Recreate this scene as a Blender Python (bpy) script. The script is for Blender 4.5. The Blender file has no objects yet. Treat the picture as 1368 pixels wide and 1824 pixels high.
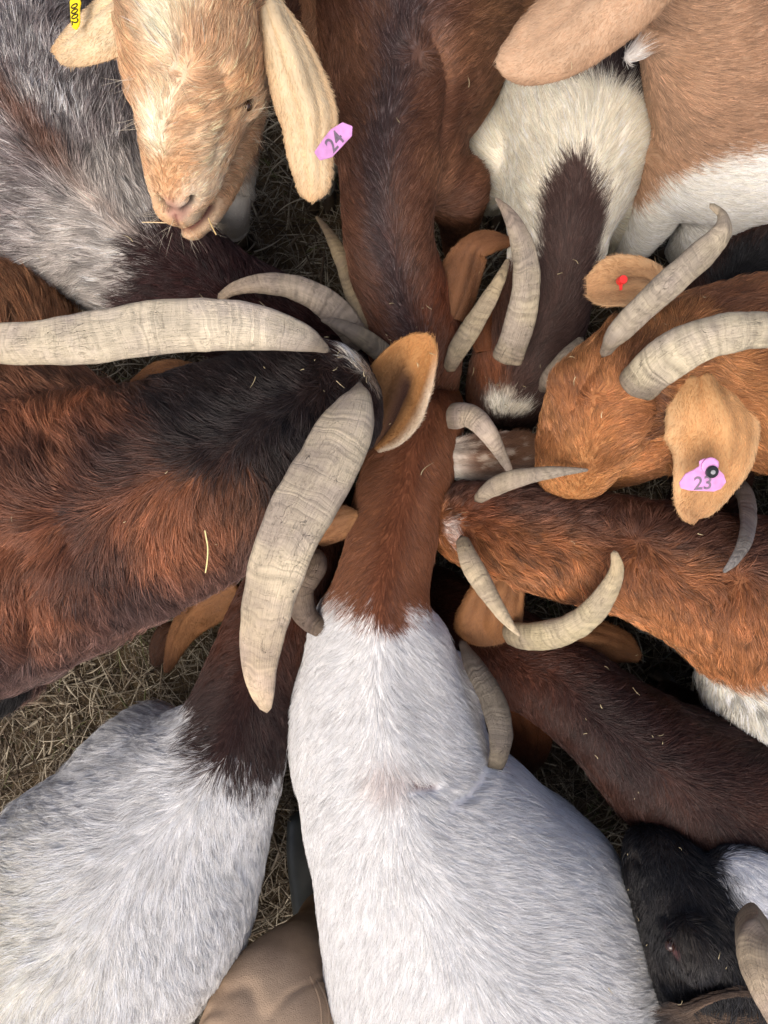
import bpy, bmesh, math, random
import numpy as np
from mathutils import Vector, Matrix
from mathutils.kdtree import KDTree
from mathutils.bvhtree import BVHTree

random.seed(7)
RNG = np.random.default_rng(11)
scene = bpy.context.scene
COL = scene.collection
R = math.radians

# ------------------------------------------------------------------ camera
CAM_H = 1.75                       # phone held at arm's length above the herd
LENS, SENSOR = 26.0, 36.0
FPX = LENS / SENSOR * 1824.0       # focal length in photo pixels
cam_data = bpy.data.cameras.new('camera')
cam_data.lens = LENS
cam_data.sensor_fit = 'VERTICAL'
cam_data.sensor_height = SENSOR
cam_data.clip_start = 0.02
cam_data.clip_end = 400.0
cam = bpy.data.objects.new('camera', cam_data)
cam.location = (0, 0, CAM_H)
COL.objects.link(cam)
scene.camera = cam

# ------------------------------------------------------------------ sky, sun
SUN_EL, SUN_AZ = 58.0, 212.0       # azimuth measured from +Y towards +X
world = bpy.data.worlds.new('World')
scene.world = world
world.use_nodes = True
wn = world.node_tree
bg = wn.nodes['Background']
sky = wn.nodes.new('ShaderNodeTexSky')
sky.sky_type = 'NISHITA'
sky.sun_disc = False
sky.sun_elevation = R(SUN_EL)
sky.sun_rotation = R(SUN_AZ)
sky.air_density = 0.7
sky.dust_density = 5.0
sky.ozone_density = 0.5
wn.links.new(sky.outputs[0], bg.inputs[0])
bg.inputs[1].default_value = 0.15
sd = bpy.data.lights.new('sun', 'SUN')
sd.energy = 1.5
sd.angle = R(50)
sd.color = (1.0, 0.95, 0.88)
sun = bpy.data.objects.new('sun', sd)
az, el = R(SUN_AZ), R(SUN_EL)
to_sun = Vector((math.sin(az) * math.cos(el), math.cos(az) * math.cos(el), math.sin(el)))
sun.rotation_euler = to_sun.to_track_quat('Z', 'Y').to_euler()
sun.location = to_sun * 6
COL.objects.link(sun)
scene.view_settings.view_transform = 'Standard'
scene.view_settings.look = 'None'
scene.view_settings.gamma = 1.0
scene.view_settings.exposure = 0.52
scene.cycles_curves.shape = 'RIBBONS'
scene.cycles_curves.subdivisions = 2
scene.cycles.max_bounces = 5
scene.cycles.diffuse_bounces = 4
scene.cycles.glossy_bounces = 2
scene.cycles.transmission_bounces = 2

# ------------------------------------------------------------------ helpers
def P(px, py, z):
    """A point of the place at height z that stands under plan position px, py."""
    k = (CAM_H - z) / FPX
    return np.array([(px - 684.0) * k, -(py - 912.0) * k, z])

def mpp(z):
    return (CAM_H - z) / FPX

def rgb(*c):
    c = np.array(c, float) / 255.0
    return np.where(c <= 0.04045, c / 12.92, ((c + 0.055) / 1.055) ** 2.4)

def smooth(a, b, x):
    t = np.clip((x - a) / (b - a + 1e-12), 0, 1)
    return t * t * (3 - 2 * t)

def _hash(i, j, k, s):
    n = (i * 374761393 + j * 668265263 + k * 2147483647 + s * 974634733) & 0xFFFFFFFF
    n = ((n ^ (n >> 13)) * 1274126177) & 0xFFFFFFFF
    n = n ^ (n >> 16)
    return (n & 0xFFFF) / 65535.0

def vnoise(Pt, scale, seed=0):
    q = np.asarray(Pt) * scale + 100.0
    i = np.floor(q).astype(np.int64)
    f = q - i
    f = f * f * (3 - 2 * f)
    out = np.zeros(len(q))
    for dx in (0, 1):
        wx = f[:, 0] if dx else 1 - f[:, 0]
        for dy in (0, 1):
            wy = f[:, 1] if dy else 1 - f[:, 1]
            for dz in (0, 1):
                wz = f[:, 2] if dz else 1 - f[:, 2]
                out += wx * wy * wz * _hash(i[:, 0] + dx, i[:, 1] + dy, i[:, 2] + dz, seed)
    return out

def fbm(Pt, scale, seed=0, o=3):
    a, t, n = 1.0, 0.0, 0.0
    for k in range(o):
        n = n + a * vnoise(Pt, scale * 2 ** k, seed + k)
        t += a
        a *= 0.55
    return n / t

def norm(v):
    return v / (np.linalg.norm(v, axis=-1, keepdims=True) + 1e-12)

def catmull(pts, n):
    """pts (m,k) -> (n,k), with the running station index"""
    pts = np.asarray(pts, float)
    m = len(pts)
    ext = np.vstack([2 * pts[0] - pts[1], pts, 2 * pts[-1] - pts[-2]])
    u = np.linspace(0, m - 1, n)
    i = np.minimum(u.astype(int), m - 2)
    t = (u - i)[:, None]
    p0, p1, p2, p3 = ext[i], ext[i + 1], ext[i + 2], ext[i + 3]
    r = 0.5 * ((2 * p1) + (-p0 + p2) * t + (2 * p0 - 5 * p1 + 4 * p2 - p3) * t ** 2 + (-p0 + 3 * p1 - 3 * p2 + p3) * t ** 3)
    return r, u

def frames(c):
    T = norm(np.gradient(c, axis=0))
    S = np.cross(T, np.array([0, 0, 1.0]))
    ok = np.linalg.norm(S, axis=1)
    last = None
    for k in range(len(c)):
        if ok[k] > 0.3:
            last = S[k] / ok[k]
            break
    if last is None:
        last = np.array([1.0, 0, 0])
    for k in range(len(c)):
        if ok[k] > 0.3:
            s = S[k] / ok[k]
        else:
            s = last - T[k] * np.dot(last, T[k])
            s = s / np.linalg.norm(s)
        S[k] = s
        last = s
    U = np.cross(S, T)
    return T, S, U

def link(o, parent=None):
    COL.objects.link(o)
    if parent is not None:
        o.parent = parent
    return o

def mesh_obj(name, verts, faces, mat, parent=None, smooth_shade=True):
    me = bpy.data.meshes.new(name)
    me.from_pydata([tuple(v) for v in verts], [], faces)
    if smooth_shade:
        me.polygons.foreach_set('use_smooth', [True] * len(me.polygons))
    me.update()
    if mat:
        me.materials.append(mat)
    return link(bpy.data.objects.new(name, me), parent)

def tag(o, label=None, cat=None, group=None, kind=None):
    if label: o['label'] = label
    if cat: o['category'] = cat
    if group: o['group'] = group
    if kind: o['kind'] = kind
    return o

def tube(c, w, h, K=28, e=2.0, cap0=True, cap1=True, ridge=None):
    """closed swept tube; returns verts, faces"""
    T, S, U = frames(c)
    th = np.linspace(0, 2 * np.pi, K, endpoint=False)
    cs, sn = np.cos(th), np.sin(th)
    ex = 2.0 / e
    cx = np.sign(cs) * np.abs(cs) ** ex
    sx = np.sign(sn) * np.abs(sn) ** ex
    rings = []
    def ring(k, sc, off):
        x = cx * w[k] * sc
        y = sx * h[k] * sc
        if ridge is not None:
            y = y + ridge * sc * np.exp(-(cx / 0.22) ** 2) * (sn > 0)
        return c[k] + off * T[k] + x[:, None] * S[k] + y[:, None] * U[k]
    n = len(c)
    if cap0:
        r0 = 0.8 * min(w[0], h[0])
        for a in (85, 60, 35, 15):
            rings.append(ring(0, math.cos(R(a)), -r0 * math.sin(R(a))))
    for k in range(n):
        rings.append(ring(k, 1.0, 0.0))
    if cap1:
        r1 = 0.8 * min(w[-1], h[-1])
        for a in (15, 35, 60, 85):
            rings.append(ring(n - 1, math.cos(R(a)), r1 * math.sin(R(a))))
    V = np.vstack(rings)
    F = []
    m = len(rings)
    for i in range(m - 1):
        for j in range(K):
            a, b = i * K + j, i * K + (j + 1) % K
            F.append((a, b, b + K, a + K))
    F.append(tuple(range(K - 1, -1, -1)))
    F.append(tuple((m - 1) * K + j for j in range(K)))
    return V, F

def stations(st, n=None):
    """(px, py, ztop, half width px, half height) -> centre, half width, half height, index"""
    rows = []
    for px, py, zt, wp, h in st:
        zc = zt - h
        p = P(px, py, zc)
        rows.append([p[0], p[1], p[2], wp * mpp(zc), h])
    n = n or (len(st) - 1) * 7 + 1
    r, u = catmull(rows, n)
    return r[:, :3], np.maximum(r[:, 3], 0.004), np.maximum(r[:, 4], 0.004), u

def ellipsoid(c, r, rot=0.0, tilt=0.0):
    bm = bmesh.new()
    bmesh.ops.create_icosphere(bm, subdivisions=3, radius=1.0)
    V = np.array([v.co[:] for v in bm.verts])
    F = [tuple(v.index for v in f.verts) for f in bm.faces]
    bm.free()
    V = V * np.array(r)
    M = np.array(Matrix.Rotation(rot, 3, 'Z') @ Matrix.Rotation(tilt, 3, 'Y'))
    return V @ M.T + np.array(c), F

def remesh(pieces, voxel, it=5):
    V, F, off = [], [], 0
    for v, f in pieces:
        V.append(v)
        F += [tuple(i + off for i in q) for q in f]
        off += len(v)
    me = bpy.data.meshes.new('tmp')
    me.from_pydata([tuple(v) for v in np.vstack(V)], [], F)
    o = link(bpy.data.objects.new('tmp', me))
    m = o.modifiers.new('r', 'REMESH')
    m.mode = 'VOXEL'
    m.voxel_size = voxel
    s = o.modifiers.new('s', 'SMOOTH')
    s.factor = 0.5
    s.iterations = it
    dg = bpy.context.evaluated_depsgraph_get()
    ev = o.evaluated_get(dg)
    out = bpy.data.meshes.new_from_object(ev, depsgraph=dg)
    bpy.data.objects.remove(o)
    bpy.data.meshes.remove(me)
    return out

def get_vn(me):
    n = len(me.vertices)
    v = np.empty(n * 3); me.vertices.foreach_get('co', v)
    nn = np.empty(n * 3); me.vertex_normals.foreach_get('vector', nn)
    return v.reshape(-1, 3), nn.reshape(-1, 3)

def set_col(me, c, name='col', alpha=1.0):
    a = me.color_attributes.new(name, 'FLOAT_COLOR', 'POINT')
    a.data.foreach_set('color', np.hstack([c, np.full((len(c), 1), alpha)]).astype(np.float32).ravel())

def seg_dist(Pt, poly):
    d = np.full(len(Pt), 1e9)
    for a, b in zip(poly[:-1], poly[1:]):
        ab = b - a
        t = np.clip(((Pt - a) @ ab) / (ab @ ab + 1e-12), 0, 1)
        d = np.minimum(d, np.linalg.norm(Pt - a - t[:, None] * ab, axis=1))
    return d

# ------------------------------------------------------------------ materials
def new_mat(name):
    m = bpy.data.materials.new(name)
    m.use_nodes = True
    nt = m.node_tree
    return m, nt, nt.nodes['Principled BSDF'], nt.links.new

def N(nt, t, **kw):
    n = nt.nodes.new(t)
    for k, v in kw.items():
        setattr(n, k, v)
    return n

def thin(nt, b, colour, share):
    """lets part of the light through, as hair and thin ears do"""
    tr = N(nt, 'ShaderNodeBsdfTranslucent')
    mx = N(nt, 'ShaderNodeMixShader')
    mx.inputs[0].default_value = share
    nt.links.new(colour, tr.inputs[0])
    nt.links.new(b.outputs[0], mx.inputs[1]); nt.links.new(tr.outputs[0], mx.inputs[2])
    nt.links.new(mx.outputs[0], nt.nodes['Material Output'].inputs[0])

def mat_fur():
    m, nt, b, L = new_mat('fur_strands')
    at = N(nt, 'ShaderNodeAttribute', attribute_name='col')
    L(at.outputs['Color'], b.inputs['Base Color'])
    b.inputs['Roughness'].default_value = 0.42
    b.inputs['Specular IOR Level'].default_value = 0.5
    thin(nt, b, at.outputs['Color'], 0.35)
    return m

def mat_hide(name='hide', share=0.0):
    m, nt, b, L = new_mat(name)
    at = N(nt, 'ShaderNodeAttribute', attribute_name='col')
    nz = N(nt, 'ShaderNodeTexNoise')
    nz.inputs['Scale'].default_value = 420
    nz.inputs['Detail'].default_value = 3
    tc = N(nt, 'ShaderNodeTexCoord')
    L(tc.outputs['Object'], nz.inputs['Vector'])
    L(at.outputs['Color'], b.inputs['Base Color'])
    bp = N(nt, 'ShaderNodeBump')
    bp.inputs['Strength'].default_value = 0.35
    bp.inputs['Distance'].default_value = 0.002
    L(nz.outputs['Fac'], bp.inputs['Height']); L(bp.outputs[0], b.inputs['Normal'])
    b.inputs['Roughness'].default_value = 0.75
    b.inputs['Specular IOR Level'].default_value = 0.2
    if share:
        thin(nt, b, at.outputs['Color'], share)
    return m

def mat_horn():
    m, nt, b, L = new_mat('horn_keratin')
    uv = N(nt, 'ShaderNodeUVMap', uv_map='uv')
    at = N(nt, 'ShaderNodeAttribute', attribute_name='col')
    tc = N(nt, 'ShaderNodeTexCoord')
    def ramp(src, lo, hi, a, bb):
        r = N(nt, 'ShaderNodeMapRange'); r.inputs['From Min'].default_value = lo; r.inputs['From Max'].default_value = hi
        r.inputs['To Min'].default_value = a; r.inputs['To Max'].default_value = bb
        L(src, r.inputs['Value']); return r.outputs[0]
    def op(o, a, c, d=None):
        q = N(nt, 'ShaderNodeMath', operation=o)
        for i, x in enumerate((a, c, d)):
            if x is None: continue
            if isinstance(x, (int, float)): q.inputs[i].default_value = x
            else: L(x, q.inputs[i])
        return q.outputs[0]
    def noise(vec, scale, detail=4, rough=0.6, map_=None, rot=0.0, **kw):
        n = N(nt, 'ShaderNodeTexNoise', **kw); n.inputs['Scale'].default_value = scale; n.inputs['Detail'].default_value = detail
        n.inputs['Roughness'].default_value = rough
        if map_:
            mp = N(nt, 'ShaderNodeMapping'); mp.inputs['Scale'].default_value = map_; mp.inputs['Rotation'].default_value = (0, 0, rot)
            L(vec, mp.inputs[0]); vec = mp.outputs[0]
        L(vec, n.inputs['Vector']); return n.outputs['Fac']
    U = uv.outputs[0]
    fib = noise(U, 5.0, 6, 0.7, (2.5, 34, 1))                 # fibres along the horn
    line = noise(U, 5.0, 2, 0.5, (7, 30, 1))                # thin dark drying lines
    line = ramp(op('ABSOLUTE', op('SUBTRACT', line, 0.5), 0), 0.0, 0.012, 0.0, 1.0)
    stain = noise(tc.outputs['Object'], 22, 5)
    blot = noise(tc.outputs['Object'], 60, 4)
    line = op('MAXIMUM', line, ramp(blot, 0.48, 0.56, 0.0, 1.0))
    # growth rings across it, wavering and broken
    wav = noise(U, 10, 2, 0.5, (1.5, 0.7, 1))
    sp = N(nt, 'ShaderNodeSeparateXYZ'); L(U, sp.inputs[0])
    ph = op('MULTIPLY_ADD', wav, 0.035, sp.outputs[0])
    n2 = N(nt, 'ShaderNodeTexNoise', noise_dimensions='1D'); n2.inputs['Scale'].default_value = 130; n2.inputs['Detail'].default_value = 3
    L(ph, n2.inputs['W'])
    rg = ramp(n2.outputs['Fac'], 0.34, 0.60, -0.8, 0.10)
    rg = op('MULTIPLY', rg, ramp(noise(tc.outputs['Object'], 35, 2), 0.36, 0.56, 0.45, 1.0))
    f2 = op('MULTIPLY_ADD', rg, at.outputs['Alpha'], 1.0)
    # short scratches in two directions
    sc1 = noise(tc.outputs['Object'], 3.0, 1, 0.5, (20, 130, 60), 0.6)
    sc2 = noise(tc.outputs['Object'], 3.0, 1, 0.5, (120, 18, 60), -0.4)
    scr = op('MINIMUM', ramp(op('ABSOLUTE', op('SUBTRACT', sc1, 0.42), 0), 0.0, 0.012, 0.0, 1.0), ramp(op('ABSOLUTE', op('SUBTRACT', sc2, 0.42), 0), 0.0, 0.012, 0.0, 1.0))
    scr = op('MAXIMUM', scr, ramp(noise(tc.outputs['Object'], 90, 1), 0.38, 0.46, 0.0, 1.0))
    mpv = N(nt, 'ShaderNodeMapping'); mpv.inputs['Scale'].default_value = (22, 34, 1); L(U, mpv.inputs[0])
    dst = N(nt, 'ShaderNodeTexNoise'); dst.inputs['Scale'].default_value = 70; dst.inputs['Detail'].default_value = 3; L(tc.outputs['Object'], dst.inputs['Vector'])
    mxv = N(nt, 'ShaderNodeVectorMath', operation='MULTIPLY_ADD'); mxv.inputs[1].default_value = (0.9, 0.9, 0); L(dst.outputs['Color'], mxv.inputs[0]); L(mpv.outputs[0], mxv.inputs[2])
    vo = N(nt, 'ShaderNodeTexVoronoi', feature='DISTANCE_TO_EDGE'); vo.inputs['Scale'].default_value = 1.0; L(mxv.outputs[0], vo.inputs['Vector'])
    crk = op('MAXIMUM', ramp(vo.outputs['Distance'], 0.0, 0.022, 0.0, 1.0), ramp(noise(tc.outputs['Object'], 30, 2), 0.40, 0.50, 0.0, 1.0))
    f1 = ramp(fib, 0.3, 0.7, 0.84, 1.12)
    f3 = op('MULTIPLY', ramp(stain, 0.3, 0.7, 0.80, 1.12), ramp(noise(tc.outputs['Object'], 9, 3), 0.35, 0.65, 0.80, 1.10))
    f4 = op('MULTIPLY', ramp(line, 0, 1, 0.86, 1.0), op('MULTIPLY', ramp(scr, 0, 1, 0.76, 1.0), ramp(crk, 0, 1, 0.76, 1.0)))
    f = op('MULTIPLY', op('MULTIPLY', f1, f2), op('MULTIPLY', f3, f4))
    # greyer and yellower patches
    hue = N(nt, 'ShaderNodeMix', data_type='RGBA', blend_type='MULTIPLY'); L(ramp(noise(tc.outputs['Object'], 16, 3), 0.4, 0.62, 0, 1), hue.inputs[0])
    L(at.outputs['Color'], hue.inputs[6]); hue.inputs[7].default_value = (0.80, 0.79, 0.88, 1)
    vm = N(nt, 'ShaderNodeVectorMath', operation='SCALE')
    L(hue.outputs[2], vm.inputs[0]); L(f, vm.inputs['Scale'])
    L(vm.outputs[0], b.inputs['Base Color'])
    hgt = op('ADD', op('ADD', f1, f2), f4)
    bp = N(nt, 'ShaderNodeBump'); bp.inputs['Strength'].default_value = 0.9; bp.inputs['Distance'].default_value = 0.0026
    L(hgt, bp.inputs['Height']); L(bp.outputs[0], b.inputs['Normal'])
    b.inputs['Roughness'].default_value = 0.56
    b.inputs['Specular IOR Level'].default_value = 0.35
    return m

def mat_plain(name, c, rough=0.5, spec=0.4, var=0.15, scale=60, bump=0.0):
    m, nt, b, L = new_mat(name)
    tc = N(nt, 'ShaderNodeTexCoord')
    nz = N(nt, 'ShaderNodeTexNoise'); nz.inputs['Scale'].default_value = scale; nz.inputs['Detail'].default_value = 4
    L(tc.outputs['Object'], nz.inputs['Vector'])
    r = N(nt, 'ShaderNodeMapRange'); r.inputs['From Min'].default_value = 0.3; r.inputs['From Max'].default_value = 0.7
    r.inputs['To Min'].default_value = 1 - var; r.inputs['To Max'].default_value = 1 + var
    L(nz.outputs['Fac'], r.inputs['Value'])
    vm = N(nt, 'ShaderNodeVectorMath', operation='SCALE'); vm.inputs[0].default_value = tuple(c)
    L(r.outputs[0], vm.inputs['Scale']); L(vm.outputs[0], b.inputs['Base Color'])
    b.inputs['Roughness'].default_value = rough
    b.inputs['Specular IOR Level'].default_value = spec
    if bump:
        bp = N(nt, 'ShaderNodeBump'); bp.inputs['Strength'].default_value = bump; bp.inputs['Distance'].default_value = 0.002
        L(nz.outputs['Fac'], bp.inputs['Height']); L(bp.outputs[0], b.inputs['Normal'])
    return m

def mat_ground():
    m, nt, b, L = new_mat('ground_soil')
    tc = N(nt, 'ShaderNodeTexCoord')
    n1 = N(nt, 'ShaderNodeTexNoise'); n1.inputs['Scale'].default_value = 9; n1.inputs['Detail'].default_value = 8
    n2 = N(nt, 'ShaderNodeTexNoise'); n2.inputs['Scale'].default_value = 160; n2.inputs['Detail'].default_value = 4
    L(tc.outputs['Object'], n1.inputs['Vector']); L(tc.outputs['Object'], n2.inputs['Vector'])
    cr = N(nt, 'ShaderNodeValToRGB')
    cr.color_ramp.elements[0].position = 0.3; cr.color_ramp.elements[0].color = (*rgb(52, 42, 30), 1)
    cr.color_ramp.elements[1].position = 0.7; cr.color_ramp.elements[1].color = (*rgb(112, 94, 66), 1)
    mx = N(nt, 'ShaderNodeMath', operation='ADD'); L(n1.outputs['Fac'], mx.inputs[0]); L(n2.outputs['Fac'], mx.inputs[1])
    hf = N(nt, 'ShaderNodeMath', operation='MULTIPLY'); hf.inputs[1].default_value = 0.5
    L(mx.outputs[0], hf.inputs[0]); L(hf.outputs[0], cr.inputs[0])
    L(cr.outputs[0], b.inputs['Base Color'])
    bp = N(nt, 'ShaderNodeBump'); bp.inputs['Strength'].default_value = 1.0; bp.inputs['Distance'].default_value = 0.01
    L(n2.outputs['Fac'], bp.inputs['Height']); L(bp.outputs[0], b.inputs['Normal'])
    b.inputs['Roughness'].default_value = 0.9
    return m

M_FUR, M_HIDE, M_HORN = mat_fur(), mat_hide(), mat_horn()
M_EAR = mat_hide('ear_skin', 0.2)
M_HOOF = mat_plain('hoof_horn', rgb(70, 58, 46), 0.6, 0.3, 0.3, 90)
M_GROUND = mat_ground()

# ------------------------------------------------------------------ fur strands
STRAND_COUNT = [0]
def strands(name, root, d, n, L, col, lift, rad, parent, pts=5, mat=None, wig=0.12, clump=None):
    """one hair-curve object: root, lie direction, normal, length, colour; clump = (share of guides, pull, tone spread)"""
    k = len(root)
    STRAND_COUNT[0] += k
    t = np.linspace(0, 1, pts)[None, :, None]
    side = norm(np.cross(d, n))
    w1 = RNG.normal(0, wig, (k, 1, 1))
    if clump is not None and k > 50:
        share, pull, tone = clump
        ng = max(8, int(k * share))
        gi = RNG.choice(k, ng, replace=False)
        kd = KDTree(ng)
        for q, ix in enumerate(gi):
            kd.insert(root[ix], q)
        kd.balance()
        near_g = np.array([kd.find(r)[1] for r in root.tolist()])
        gsel = gi[near_g]
        gt = np.clip(RNG.normal(1.0, tone, ng), 0.45, 1.7)
        col = np.clip(col * gt[near_g][:, None], 0, 0.9)
        lift = 0.35 * lift + 0.65 * lift[gsel]
        L = 0.6 * L + 0.4 * L[gsel]
    else:
        gsel = None
    Lx = L[:, None, None]
    lf = lift[:, None, None]
    pos = root[:, None, :] + d[:, None, :] * Lx * t + n[:, None, :] * Lx * lf * (1.5 * t - 1.1 * t ** 2) + side[:, None, :] * Lx * w1 * t ** 2
    if gsel is not None:
        target = root[gsel] + d[gsel] * L[:, None]
        own = root + d * L[:, None]
        dv = target - own
        dv = dv - n * np.einsum('ij,ij->i', dv, n)[:, None]
        pl = pull * RNG.uniform(0.4, 1.1, (k, 1))
        pos = pos + (dv * pl)[:, None, :] * t ** 1.6
    cv = bpy.data.hair_curves.new(name)
    cv.add_curves([pts] * k)
    cv.attributes['position'].data.foreach_set('vector', pos.astype(np.float32).ravel())
    prof = np.interp(np.linspace(0, 1, pts), [0, 0.5, 1.0], [1.0, 0.85, 0.18])
    r = (rad[:, None] * prof[None, :]).astype(np.float32)
    a = cv.attributes.get('radius') or cv.attributes.new('radius', 'FLOAT', 'POINT')
    a.data.foreach_set('value', r.ravel())
    a = cv.attributes.new('col', 'FLOAT_COLOR', 'CURVE')
    a.data.foreach_set('color', np.hstack([col, np.ones((k, 1))]).astype(np.float32).ravel())
    cv.materials.append(mat or M_FUR)
    o = link(bpy.data.objects.new(name, cv), parent)
    o['kind'] = 'stuff'
    return o

def surface_samples(me, density, margin=0.08):
    me.calc_loop_triangles()
    nt = len(me.loop_triangles)
    tri = np.empty(nt * 3, np.int32); me.loop_triangles.foreach_get('vertices', tri); tri = tri.reshape(-1, 3)
    v, vn = get_vn(me)
    a, b, c = v[tri[:, 0]], v[tri[:, 1]], v[tri[:, 2]]
    cr = np.cross(b - a, c - a)
    ar = 0.5 * np.linalg.norm(cr, axis=1)
    nz = cr[:, 2] / (2 * ar + 1e-12)
    ctr = (a + b + c) / 3
    k = FPX / (CAM_H - np.minimum(ctr[:, 2], 1.4))
    px, py = ctr[:, 0] * k, ctr[:, 1] * k
    over = np.maximum(np.abs(px) / 684 - 1, np.abs(py) / 912 - 1) - margin
    far = np.clip(1 - over / 0.40, 0.22, 1.0)          # thinner coat, of thicker strands, far from the middle of the herd
    w = ar * np.where(nz > -0.25, 1.0, 0.2) * far * np.where(ctr[:, 2] < 0.25, 0.45, 1.0)
    n = int(w.sum() * density)
    if n < 1:
        return None
    idx = RNG.choice(nt, n, p=w / w.sum())
    r1 = np.sqrt(RNG.random(n)); r2 = RNG.random(n)
    u0, u1, u2 = (1 - r1)[:, None], (r1 * (1 - r2))[:, None], (r1 * r2)[:, None]
    tr = tri[idx]
    p = u0 * a[idx] + u1 * b[idx] + u2 * c[idx]
    nn = norm(u0 * vn[tr[:, 0]] + u1 * vn[tr[:, 1]] + u2 * vn[tr[:, 2]])
    return p, nn, tr, (u0, u1, u2), far[idx]

# ------------------------------------------------------------------ goats
SURF = {}
GROUP = 'goats crowded head to head around the feed'
DENS = 190000.0        # strands per square metre

def hoof_mesh():
    V, F = [], []
    for s in (-1, 1):
        base = len(V)
        prof = [(0.0, 0.034, 0.018), (0.02, 0.032, 0.017), (0.045, 0.022, 0.013), (0.058, 0.012, 0.008)]
        K = 10
        for z, ry, rx in prof:
            for j in range(K):
                a = 2 * math.pi * j / K
                V.append((s * 0.0185 + rx * math.cos(a) * 0.95, ry * math.sin(a) + 0.012 * (1 - z / 0.058), z))
        for i in range(len(prof) - 1):
            for j in range(K):
                q = base + i * K + j; r = base + i * K + (j + 1) % K
                F.append((q, r, r + K, q + K))
        F.append(tuple(base + j for j in range(K - 1, -1, -1)))
        F.append(tuple(base + 3 * K + j for j in range(K)))
    me = bpy.data.meshes.new('hoof')
    me.from_pydata(V, [], F)
    me.polygons.foreach_set('use_smooth', [True] * len(me.polygons))
    me.materials.append(M_HOOF)
    return me
HOOF = hoof_mesh()

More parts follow.
